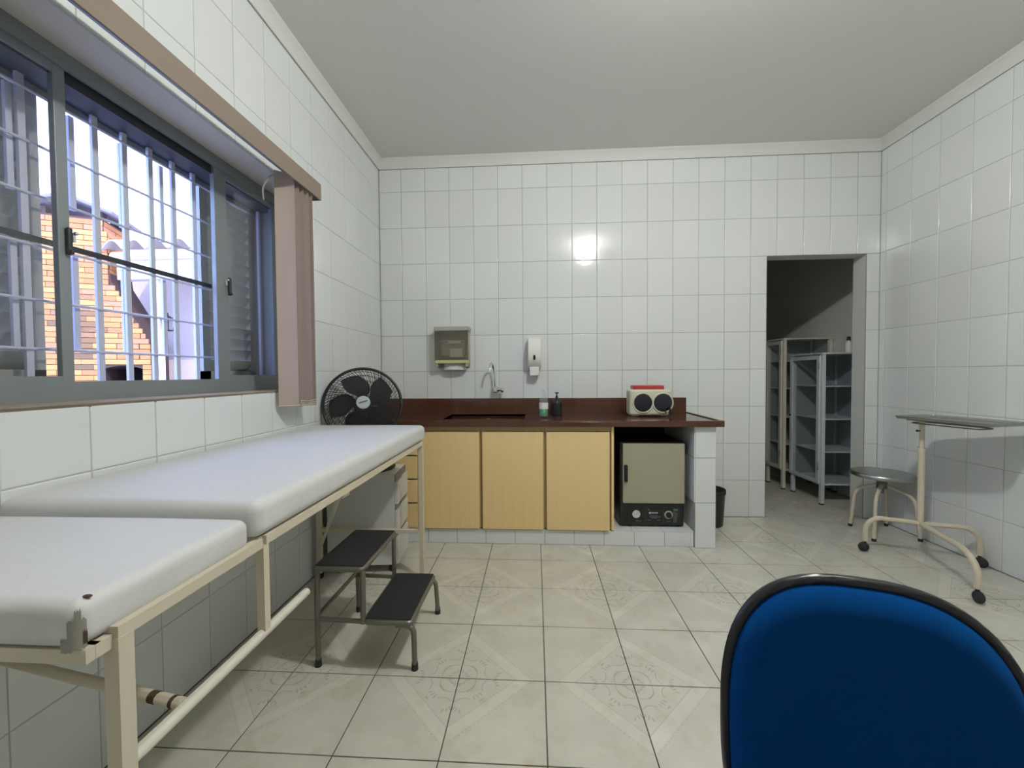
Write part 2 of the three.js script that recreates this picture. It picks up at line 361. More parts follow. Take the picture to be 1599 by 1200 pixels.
// floor: square printed tiles, through the doorway into the store
{
  const s = 0.3285, X0 = 1.1287, Z0 = 1.7979;
  const fl = struct('floor', 'cream floor tiles printed with grey diamonds, dark joints', 'floor');
  part('screed', [span(XL - LT, XR + 0.18, -0.12, -0.0026, -WT, ZF + 0.15), span(SX0 - 0.1, SX1 + 0.15, -0.12, -0.0026, SZ - 0.15, -WT)], M.floorGrout, fl);
  const lay = (x0, x1, z0, z1) => {
    for (const [a, b, c, d] of cells(lines(x0, x1, s, X0), lines(z0, z1, s, Z0), [])) {
      const i = Math.floor((a + b) / 2 / s - X0 / s), j = Math.floor((Z0 - (c + d) / 2) / s);
      const ci = Math.abs(i % 2) === 1 ? i : i + 1, cj = Math.abs(j % 2) === 0 ? j : j + 1;          // decorated corner: odd column, even row
      const cx = X0 + ci * s, cz = Z0 - cj * s, mx = (a + b) / 2, mz = (c + d) / 2;
      const w = b - a - 0.0036, h = d - c - 0.0036, full = Math.abs(w - h) < 1e-4 && w > s - 0.005;
      const key = full ? 'floor' + Math.sign(cx - mx) + Math.sign(cz - mz) : 'floor' + [a, b, c, d].map((v) => v.toFixed(3)).join();
      const t = part('floor_tile', tileGeo(w, h, 0.006, 0.0025, (x, y) => [Math.min(0.998, Math.max(0.002, Math.abs(mx + x - cx) / s)), Math.min(0.998, Math.max(0.002, Math.abs(mz - y - cz) / s))], key), M.floorTile[Math.floor(rnd() * 3)], fl);
      t.position.set(mx, rr(-0.0002, 0.0002), mz);
      t.rotation.set(-Math.PI / 2 + rr(-0.0012, 0.0012), rr(-0.0012, 0.0012), 0);
    }
  };
  lay(XL, XR, 0, 4.4);
  lay(DX0, DX1, -WT, 0);
  lay(SX0, SX1, SZ, -WT);
}
// store room shell
{
  const a = struct('wall_store_right', 'dim painted side wall of the store behind the glass cabinets', 'wall');
  part('plaster', span(SX1, SX1 + 0.15, -0.1, YC, SZ - 0.15, -WT), M.store, a);
  const b = struct('wall_store_left', 'unlit left wall of the store room', 'wall');
  part('plaster', span(SX0 - 0.15, SX0, -0.1, YC, SZ - 0.15, -WT), M.store, b);
  const c = struct('wall_store_back', 'unlit end wall of the store room', 'wall');
  part('plaster', span(SX0, SX1, -0.1, YC, SZ - 0.15, SZ), M.store, c);
}

// ------------------------------------------------------------------ the window (own axes of the left wall turned back: plain world axes)
{
  const w = struct('window_1', 'grey aluminium sliding window with louvred shutters and iron grille', 'window');
  const xi = -0.345, xo = -0.535;   // inner and outer face of the frame
  part('frame', [
    span(xo, xi, WY0 + 0.004, WY0 + 0.052, WZ0, WZ1), span(xo, xi, WY1 - 0.040, WY1, WZ0, WZ1),
    span(xo, xi, WY0 + 0.052, WY1 - 0.04, WZ0, WZ0 + 0.03), span(xo, xi, WY0 + 0.052, WY1 - 0.04, WZ1 - 0.03, WZ1),
    span(xi - 0.012, xi, WY0 + 0.052, WY0 + 0.066, WZ0 + 0.03, WZ1 - 0.03), span(xi - 0.012, xi, WY1 - 0.052, WY1 - 0.04, WZ0 + 0.03, WZ1 - 0.03),
  ], M.alu, w);
  part('upper_track', [span(-0.47, -0.365, WY1 - 0.085, WY1 - 0.04, WZ0 + 0.03, WZ1 - 0.03)], M.aluDark, w);
  part('track_lip', [span(-0.485, -0.47, WY1 - 0.105, WY1 - 0.04, WZ0 + 0.03, WZ1 - 0.03)], M.alu, w);
  const sash = (z0, z1, xs, stileL, stileR, latchZ) => {
    const y0 = 1.14, y1 = 2.125, g = part('sash', [
      span(xs - 0.010, xs + 0.010, y0, y1, z0, z0 + stileL, 0.002), span(xs - 0.010, xs + 0.010, y0, y1, z1 - stileR, z1, 0.002),
      span(xs - 0.009, xs + 0.009, y0, y0 + 0.026, z0 + stileL, z1 - stileR), span(xs - 0.009, xs + 0.009, y1 - 0.036, y1, z0 + stileL, z1 - stileR)], M.alu, w);
    part('pane', box(0.004, y1 - y0 - 0.05, z1 - z0 - stileL - stileR + 0.01, xs, (y0 + y1) / 2 - 0.005, (z0 + stileL + z1 - stileR) / 2), M.glass, g);
    part('catch', [rbox(0.012, 0.03, 0.009, xs + 0.016, 1.6, latchZ + (latchZ < 1.8 ? 0.02 : -0.012), 0.003), new THREE.SphereGeometry(0.006, 10, 8).translate(xs + 0.026, 1.612, latchZ + (latchZ < 1.8 ? 0.02 : -0.012))], M.chrome, g);
    part('latch', [rbox(0.012, 0.085, 0.014, xs + 0.018, 1.585, latchZ, 0.005), rbox(0.016, 0.012, 0.01, xs + 0.022, 1.55, latchZ, 0.003)], M.aluDark, g);
  };
  sash(WZ0 + 0.03, 1.528, -0.362, 0.05, 0.07, 1.458);
  sash(2.104, WZ1 - 0.03, -0.362, 0.032, 0.05, 2.113);
  // louvred shutters, outermost
  const shutter = (z0, z1) => {
    const x = -0.512, y0 = 1.137, y1 = 2.12;
    const s = part('shutter', [span(x - 0.016, x + 0.016, y0, y1, z0, z0 + 0.042), span(x - 0.016, x + 0.016, y0, y1, z1 - 0.042, z1), span(x - 0.016, x + 0.016, y0, y0 + 0.05, z0, z1), span(x - 0.016, x + 0.016, y1 - 0.05, y1, z0, z1)], M.shutter, w);
    const g = rbox(0.004, 0.074, z1 - z0 - 0.08, 0, 0, 0, 0.0015).rotateZ(-0.58);
    for (let y = y0 + 0.075; y < y1 - 0.06; y += 0.0585) { const l = part('louvre', g, M.shutter, s); l.position.set(x, y, (z0 + z1) / 2); }
  };
  shutter(WZ0 + 0.03, 1.445);
  shutter(2.068, WZ1 - 0.03);
  // iron grille between the sashes and the shutters
  const gx = -0.452, gr = part('grille', [bar([gx, 1.14, WZ0 + 0.05], [gx, 2.1, WZ0 + 0.05], 0.007, { square: true }), bar([gx, 1.14, WZ1 - 0.05], [gx, 2.1, WZ1 - 0.05], 0.007, { square: true })], M.grille, w);
  for (let z = 1.531; z < 2.5; z += 0.1022) part('grille_bar', span(gx - 0.006, gx + 0.006, 1.139, 2.10, z - 0.0095, z + 0.0095, 0.0015), M.grille, gr);
  for (const y of [2.042, 1.884, 1.727, 1.572, 1.403, 1.251]) part('grille_rod', bar([gx + 0.009, y, WZ0 + 0.4], [gx + 0.009, y, WZ1 - 0.05], 0.0045, { sides: 8 }), M.grille, gr);
  part('grille_rail', span(gx + 0.004, gx + 0.012, 1.582, 1.6, WZ0 + 0.4, WZ1 - 0.05), M.aluDark, gr);
  for (let z = 1.513; z < 2.45; z += 0.163) for (const [a, b] of [[1.727, 2.042], [1.251, 1.572]]) part('grille_short_bar', span(gx - 0.018, gx - 0.007, a, b, z - 0.008, z + 0.008, 0.0015), M.grille, gr);
}
// vertical blind drawn to the far side of the window
{
  const b = thing('vertical_blind', 'beige fabric vertical blind drawn aside at the window edge', 'blind');
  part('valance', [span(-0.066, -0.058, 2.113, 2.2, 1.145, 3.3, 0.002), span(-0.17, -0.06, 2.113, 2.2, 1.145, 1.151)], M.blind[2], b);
  part('head_rail', [span(-0.14, -0.1, 2.165, 2.195, 1.16, 3.25, 0.003)], M.alu, b);
  for (const z of [1.2, 3.1]) part('bracket', [span(-0.183, -0.1, 2.196, 2.202, z, z + 0.03), span(-0.183, -0.178, 2.15, 2.2, z, z + 0.03)], M.alu, b);
  const vane = (x0, z0, x1, z1, i) => {
    const n = V(z1 - z0, 0, x0 - x1).normalize(), s = [];
    for (let k = 0; k <= 8; k++) { const t = k / 8, c = Math.sin(t * Math.PI) * 0.006; s.push([x0 + (x1 - x0) * t + n.x * c, z0 + (z1 - z0) * t + n.z * c]); }
    const sh = new THREE.Shape(); s.forEach(([x, z], k) => k ? sh.lineTo(x, -z) : sh.moveTo(x, -z)); [...s].reverse().forEach(([x, z]) => sh.lineTo(x + n.x * 0.0012, -z - n.z * 0.0012));
    const v = part('vane', new THREE.ExtrudeGeometry(sh, { depth: 1.155, bevelEnabled: false }).rotateX(-Math.PI / 2).translate(0, 1.005, 0), M.blind[i % 2], b);
    part('hem_weight', sweep([[x0, 1.012, z0], [x1, 1.012, z1]], 0.003, { sides: 6 }), M.beads, v);
  };
  vane(-0.160, 1.392, -0.083, 1.352, 0);
  vane(-0.160, 1.350, -0.080, 1.318, 1);
  vane(-0.158, 1.310, -0.076, 1.284, 1);
  vane(-0.156, 1.272, -0.070, 1.250, 0);
  vane(-0.152, 1.236, -0.066, 1.222, 1);
  const beadG = new THREE.SphereGeometry(0.0036, 8, 6), chain = [];
  for (let r = 0; r < 3; r++) for (let k = 0; k < 9; k++) chain.push(beadG.clone().translate(-0.076 + r * 0.002 + k * 0.0008, 1.008 + r * 0.011 + Math.abs(k - 4) * 0.0012, 1.345 - k * 0.0145));
  for (let k = 0; k < 5; k++) chain.push(beadG.clone().translate(-0.167 - (k % 2) * 0.006, 1.01 + k * 0.008, 1.388 - k * 0.004));
  part('spacer_chain', chain, M.beads, b);
  part('pull_cord', sweep([[-0.09, 2.12, 1.43], [-0.13, 2.1, 1.46], [-0.165, 2.04, 1.47], [-0.17, 1.99, 1.455]], 0.004, { fil: 0.02, sides: 6 }), M.tape, b);
}

// ------------------------------------------------------------------ the worktop run along the back wall
{
  const YS = 0.843, zf = 0.635;
  const support = thing('tiled_counter_base', 'white tiled plinth and end pier carrying the brown worktop', 'counter base');
  part('masonry', [span(XL + 0.002, 2.145, 0, 0.102, 0.003, 0.578), span(2.147, 2.276, 0, 0.807, 0.003, 0.596)], M.grout, support);
  const tile = (w, h, x, y, z, ry, rx = 0) => { const t = part('base_tile', tileGeo(w - 0.003, h - 0.003, 0.006, 0.003), M.tile[Math.floor(rnd() * 4)], support); t.position.set(x, y, z); t.rotation.set(rx, ry, 0); };
  for (const [a, b] of lines(XL, 2.145, CW, 0.155).map((v, i, l) => [v, l[i + 1]]).slice(0, -1)) tile(b - a, 0.1, (a + b) / 2, 0.05, 0.584, 0);
  for (const [a, b] of [[1.62, 1.745], [1.745, 1.94], [1.94, 2.145]]) for (const [c, d] of [[0.004, 0.29], [0.29, 0.584]]) tile(b - a, d - c, (a + b) / 2, 0.107, (c + d) / 2, 0, -Math.PI / 2);
  for (const [c, d] of [[0, 0.302], [0.302, 0.599], [0.599, 0.806]]) {
    tile(0.131, d - c, 2.2115, (c + d) / 2, 0.602, 0);
    for (const [e, f] of [[0.004, 0.2], [0.2, 0.4], [0.4, 0.596]]) { tile(f - e, d - c, 2.282, (c + d) / 2, (e + f) / 2, Math.PI / 2); if (d > 0.31) tile(f - e, d - Math.max(c, 0.112), 2.141, (Math.max(c, 0.112) + d) / 2, (e + f) / 2, -Math.PI / 2); }
  }
  part('niche_shade_sheet', span(1.62, 2.133, 0.109, 0.806, 0.0105, 0.02), M.blackMatt, support);  // black sheet added to stand for the shadow under the slab
  const top = thing('worktop', 'polished brown granite worktop with splashback and sunken sink', 'worktop');
  const s0 = 0.43, s1 = 1.02, sz0 = 0.12, sz1 = 0.47;
  part('slab', [
    span(XL + 0.003, s0, YS - 0.034, YS, 0.022, zf, 0.003), span(s1, 2.318, YS - 0.034, YS, 0.022, zf, 0.003), span(s0, s1, YS - 0.034, YS, 0.022, sz0), span(s0, s1, YS - 0.034, YS, sz1, zf, 0.003)], M.granite, top);
  part('raised_rim', [span(XL + 0.003, 2.318, YS, YS + 0.006, zf - 0.022, zf, 0.002), span(2.296, 2.318, YS, YS + 0.006, 0.022, zf - 0.022, 0.002)], M.granite, top);
  part('splashback', span(XL + 0.003, 2.3, YS - 0.034, 0.963, 0.002, 0.022, 0.002), M.granite, top);
  part('sink_basin', [span(s0, s1, YS - 0.19, YS - 0.18, sz0, sz1), span(s0 - 0.006, s0, YS - 0.19, YS - 0.002, sz0, sz1), span(s1, s1 + 0.006, YS - 0.19, YS - 0.002, sz0, sz1), span(s0, s1, YS - 0.19, YS - 0.002, sz0 - 0.006, sz0), span(s0, s1, YS - 0.19, YS - 0.002, sz1, sz1 + 0.006)], M.granite, top);
  part('drain', new THREE.TorusGeometry(0.03, 0.006, 8, 20).rotateX(Math.PI / 2).translate(0.72, YS - 0.177, 0.3), M.chrome, top);

  // fitted cupboards under the worktop
  const y0 = 0.112, y1 = 0.771, zd = 0.605;
  const cupboard = (x0, x1, label) => {
    const c = thing('base_cupboard', label, 'cupboard', [0, 0, 0], 0, 'beige cupboards under the worktop');
    part('carcass', [span(x0, x0 + 0.016, y0, 0.806, 0.03, 0.584), span(x1 - 0.016, x1, y0, 0.806, 0.03, 0.584), span(x0 + 0.016, x1 - 0.016, y0, y0 + 0.016, 0.03, 0.584), span(x0 + 0.016, x1 - 0.016, y0, 0.62, 0.03, 0.042), span(x0, x1, 0.776, 0.806, 0.584, 0.597)], M.laminateEdge, c);
    part('door', span(x0 + 0.010, x1 - 0.009, y0 - 0.004, y1, 0.588, zd, 0.0025), M.laminate, c);
    return c;
  };
  const d = thing('drawer_cabinet', 'beige four-drawer cabinet under the worktop by the window wall', 'drawers');
  part('carcass', [span(XL + 0.01, XL + 0.026, y0, 0.806, 0.03, 0.584), span(0.281, 0.297, y0, 0.806, 0.03, 0.584), span(XL + 0.026, 0.281, y0, y0 + 0.016, 0.03, 0.584), span(XL + 0.01, 0.297, 0.776, 0.806, 0.584, 0.597)], M.laminateEdge, d);
  for (const [a, b] of [[0.612, 0.771], [0.448, 0.602], [0.284, 0.438], [0.108, 0.274]]) part('drawer_front', span(XL + 0.012, 0.287, a, b, 0.588, zd, 0.0025), M.laminate, d);
  cupboard(0.300, 0.724, 'beige cupboard beside the couch, leftmost of three doors');
  cupboard(0.726, 1.158, 'beige cupboard, middle one of three doors under the worktop');
  cupboard(1.160, 1.598, 'beige cupboard next to the black sterilizer niche');
  const sp = thing('cupboard_end_panel', 'narrow beige end panel between cupboards and sterilizer niche', 'panel');
  part('panel', span(1.601, 1.618, 0.113, 0.806, 0.03, 0.603, 0.002), M.laminate, sp);

  // dry-heat sterilizer standing in the niche
  const st = thing('sterilizer', 'black dry-heat sterilizer with olive door and dial panel', 'sterilizer', [1.888, 0.1085, 0.33]);
  part('body', [span(-0.215, 0.215, 0.008, 0.585, -0.21, 0.192, 0.008)], M.blackPlastic, st);
  part('door', rbox(0.412, 0.408, 0.022, 0.006, 0.372, 0.206, 0.006), M.olive, st);
  part('door_seal', span(-0.208, 0.212, 0.162, 0.582, 0.190, 0.1965), M.blackMatt, st);
  part('door_handle', rbox(0.022, 0.115, 0.022, -0.181, 0.375, 0.226, 0.006), M.blackMatt, st);
  const pc = document.createElement('canvas'); pc.width = 1024; pc.height = 400;
  const c = pc.getContext('2d'); c.fillStyle = '#15171a'; c.fillRect(0, 0, 1024, 400);
  c.strokeStyle = 'rgba(150,160,160,.4)'; c.lineWidth = 3;
  for (const [x, w] of [[120, 270], [400, 300], [700, 270]]) c.strokeRect(x, 60, w, 300);
  c.fillStyle = 'rgba(120,135,130,.75)'; c.fillRect(865, 90, 80, 40); for (let k = 0; k < 9; k++) c.fillRect(865, 142 + k * 24, 44 + (k * 37 % 40), 12);
  c.fillStyle = '#c9cccc'; c.beginPath(); c.arc(470, 172, 18, 0, 7); c.fill(); for (let k = 0; k < 6; k++) c.fillRect(492 + k * 20, 160, 14, 22);
  c.fillStyle = 'rgba(190,195,195,.75)'; for (const [x, y, w] of [[470, 215, 130], [470, 240, 180], [500, 262, 90], [420, 300, 70], [590, 300, 50], [225, 320, 90], [750, 320, 70]]) for (let k = 0; k < w; k += 14) c.fillRect(x + k, y, 9, 9);
  c.fillStyle = 'rgba(130,140,140,.6)'; c.fillRect(430, 90, 26, 30); c.fillRect(430, 128, 240, 4);
  const pt = new THREE.CanvasTexture(pc); pt.colorSpace = THREE.SRGBColorSpace;
  const pan = part('control_panel', new THREE.PlaneGeometry(0.404, 0.148).translate(0.004, 0.086, 0.1925), std(0xffffff, 0.35, { map: pt }), st);
  pan.material.polygonOffset = true; pan.material.polygonOffsetFactor = -1;
  const gd = document.createElement('canvas'); gd.width = gd.height = 128; const gc = gd.getContext('2d'); gc.fillStyle = '#c8cbc9'; gc.fillRect(0, 0, 128, 128); gc.strokeStyle = '#333'; gc.lineWidth = 3;
  for (let k = 0; k < 11; k++) { const q = 2.3 + k * 0.48; gc.beginPath(); gc.moveTo(64 + 48 * Math.cos(q), 64 + 48 * Math.sin(q)); gc.lineTo(64 + 38 * Math.cos(q), 64 + 38 * Math.sin(q)); gc.stroke(); }
  gc.lineWidth = 6; gc.beginPath(); gc.moveTo(52, 82); gc.lineTo(88, 40); gc.stroke();
  const gt = new THREE.CanvasTexture(gd); gt.colorSpace = THREE.SRGBColorSpace;
  const ga = part('gauge', [lathe([[0.028, 0], [0.028, 0.01], [0.024, 0.012], [0.024, 0.008]]).rotateX(Math.PI / 2).translate(-0.106, 0.09, 0.192)], M.chrome, st);
  part('gauge_face', new THREE.CircleGeometry(0.025, 28).translate(-0.106, 0.09, 0.2), std(0xffffff, 0.4, { map: gt }), ga);
  const kn = part('dial_ring', lathe([[0.02, 0], [0.028, 0.001], [0.028, 0.003], [0.02, 0.004]]).rotateX(Math.PI / 2).translate(0.112, 0.085, 0.193), M.greyPlastic, st);
  part('dial_knob', lathe([[0, 0.02], [0.014, 0.02], [0.017, 0.017], [0.019, 0]]).rotateX(Math.PI / 2).translate(0.112, 0.083, 0.194), M.blackPlastic, kn);
  for (const [x, z] of [[-0.19, -0.18], [0.19, -0.18], [-0.19, 0.16], [0.19, 0.16]]) part('foot', cyl(0.014, 0.014, 0.01, x, 0, z, 12), M.rubber, st);

  // small things on the worktop
  const ra = thing('radio', 'cream box radio with two black speakers and red top', 'radio', [1.935, YS + 0.0065, 0.27]);
  part('body', [rbox(0.3, 0.19, 0.13, 0, 0.098, 0, 0.02, 4)], M.ivory, ra);
  for (const x of [-0.058, 0.084]) { const r = part('speaker_ring', new THREE.TorusGeometry(0.07, 0.006, 8, 32).translate(x, 0.095, 0.067), M.ivory, ra); part('speaker_cone', new THREE.SphereGeometry(0.068, 28, 10, 0, Math.PI * 2, 0, Math.PI / 2).scale(1, 0.25, 1).rotateX(Math.PI / 2).translate(x, 0.095, 0.064), M.speaker, r); }
  part('top_panel', rbox(0.22, 0.032, 0.11, -0.01, 0.205, -0.005, 0.008), M.red, ra);
  for (const x of [-0.11, 0.1]) part('foot', rbox(0.05, 0.012, 0.1, x, 0.004, 0, 0.003), M.ivory, ra);
  part('plug', [rbox(0.022, 0.04, 0.03, 0.135, 0.03, 0.08, 0.008), sweep([[0.135, 0.045, 0.08], [0.125, 0.07, 0.09], [0.09, 0.06, 0.085], [0.1, 0.02, 0.09]], 0.004, { fil: 0.02, sides: 6 })], M.blackMatt, ra);

  const sa = thing('hand_gel_bottle', 'clear pump bottle with green gel and white label', 'bottle', [1.158, YS + 0.0065, 0.36]);
  part('bottle', lathe([[0, 0], [0.03, 0], [0.032, 0.004], [0.032, 0.115], [0.026, 0.13], [0.012, 0.14], [0.012, 0.15]]), M.clear, sa);
  part('gel', lathe([[0, 0.003], [0.029, 0.003], [0.03, 0.006], [0.03, 0.052], [0, 0.052]]), M.green, sa);
  part('label', lathe([[0.0328, 0.055], [0.0328, 0.1]]), M.paper, sa);
  part('pump', [cyl(0.014, 0.014, 0.018, 0, 0.15, 0, 16), cyl(0.004, 0.004, 0.02, 0, 0.166, 0, 10), rbox(0.016, 0.008, 0.05, 0, 0.188, 0.014, 0.003)], M.clear, sa);
  const bb = thing('black_pump_bottle', 'black pump bottle behind the green gel bottle', 'bottle', [1.262, YS + 0.0005, 0.2]);
  part('bottle', lathe([[0, 0], [0.038, 0], [0.04, 0.005], [0.04, 0.09], [0.034, 0.112], [0.014, 0.122], [0.014, 0.13]]), M.blackPlastic, bb);
  part('pump', [cyl(0.011, 0.009, 0.02, 0, 0.128, 0, 16), cyl(0.005, 0.005, 0.022, 0, 0.146, 0, 10), rbox(0.028, 0.01, 0.04, 0, 0.17, 0.006, 0.004)], M.blackPlastic, bb);

  // wall tap, with a gooseneck spout
  const ta = thing('wall_tap', 'chrome gooseneck wall tap above the sink', 'tap', [0.775, 1.035, 0.003]);
  part('wall_flange', lathe([[0.028, 0], [0.028, 0.005], [0.014, 0.012], [0.014, 0.05], [0, 0.05]]).rotateX(Math.PI / 2), M.chrome, ta);
  part('valve_body', [rbox(0.034, 0.05, 0.034, 0, 0.002, 0.06, 0.008), cyl(0.012, 0.012, 0.05, 0, 0, 0, 14).rotateZ(-Math.PI / 2).translate(0, 0, 0.06)], M.chrome, ta);
  part('handle', [lathe([[0, 0.022], [0.018, 0.02], [0.02, 0.01], [0.017, 0], [0, 0]], 10).rotateZ(-Math.PI / 2).translate(0.046, -0.004, 0.06)], M.chrome, ta);
  part('spout', sweep([[0, 0.02, 0.06], [-0.008, 0.15, 0.062], [-0.02, 0.21, 0.085], [-0.026, 0.215, 0.15], [-0.034, 0.15, 0.17]], 0.0085, { fil: 0.045, sides: 14 }), M.chrome, ta);

  const so = thing('soap_dispenser', 'white wall soap dispenser with push lever', 'dispenser', [1.092, 1.165, 0.002]);
  const shp = new THREE.Shape(); shp.moveTo(0, 0.045); shp.lineTo(0.045, 0.05); shp.quadraticCurveTo(0.1, 0.08, 0.098, 0.16); shp.quadraticCurveTo(0.09, 0.25, 0.05, 0.272); shp.lineTo(0, 0.275); shp.closePath();
  part('cover', new THREE.ExtrudeGeometry(shp, { depth: 0.078, bevelEnabled: true, bevelSize: 0.012, bevelThickness: 0.014, bevelSegments: 4, curveSegments: 10 }).applyMatrix4(new THREE.Matrix4().makeBasis(V(0, 0, 1), V(0, 1, 0), V(-1, 0, 0))).translate(0.039, 0, 0.013), M.whitePlastic, so);
  part('push_lever', [rbox(0.078, 0.075, 0.07, 0, 0.015, 0.058, 0.012, 3)], M.whitePlastic, so);
  part('sight_window', new THREE.SphereGeometry(0.012, 16, 10).scale(0.8, 1.8, 0.3).translate(0, 0.125, 0.124), M.blackMatt, so);
  part('back_plate', rbox(0.09, 0.24, 0.008, 0, 0.14, 0.004, 0.003), M.greyPlastic, so);

  const td = thing('paper_towel_dispenser', 'smoky grey paper towel dispenser on the tiles', 'dispenser', [0.43, 1.215, 0.002]);
  part('back_plate', rbox(0.27, 0.315, 0.006, 0, 0.158, 0.004, 0.003), M.greyPlastic, td);
  part('lid', [rbox(0.284, 0.035, 0.115, 0, 0.312, 0.06, 0.006)], M.greyPlastic, td);
  part('cover', [rbox(0.27, 0.24, 0.004, 0, 0.176, 0.114, 0.0015), rbox(0.004, 0.24, 0.11, -0.134, 0.176, 0.06, 0.0015), rbox(0.004, 0.24, 0.11, 0.134, 0.176, 0.06, 0.0015)], M.smoke, td);
  part('roll_holder', rbox(0.2, 0.13, 0.05, 0, 0.16, 0.034, 0.01), M.greyPlastic, td);
  part('towel_stack', [rbox(0.1, 0.07, 0.07, 0.03, 0.12, 0.05, 0.003), rbox(0.1, 0.022, 0.02, 0.015, 0.205, 0.066, 0.003)], M.paper, td);
  part('outlet_bar', [rbox(0.26, 0.026, 0.118, 0, 0.046, 0.062, 0.006), rbox(0.014, 0.04, 0.1, 0.118, 0.03, 0.06, 0.004), rbox(0.014, 0.04, 0.1, -0.118, 0.03, 0.06, 0.004)], M.lime, td);
  part('towel_end', [new THREE.CylinderGeometry(0.085, 0.095, 0.055, 24, 1, false, 0, Math.PI).rotateY(-Math.PI / 2).scale(1, 1, 0.55).translate(0.015, 0.012, 0.04)], M.paper, td);

  const bi = thing('waste_bin', 'black plastic waste bin behind the tiled pier', 'bin', [2.425, 0, 0.155]);
  part('bucket', lathe([[0, 0.004], [0.088, 0.004], [0.09, 0], [0.096, 0.004], [0.111, 0.262], [0.114, 0.264], [0.114, 0.27], [0.108, 0.27], [0.09, 0.012], [0, 0.012]], 40), M.blackPlastic, bi);
  part('liner', lathe([[0.1148, 0.245], [0.1155, 0.273], [0.106, 0.273], [0.1, 0.16]], 36), M.blackMatt, bi);
}

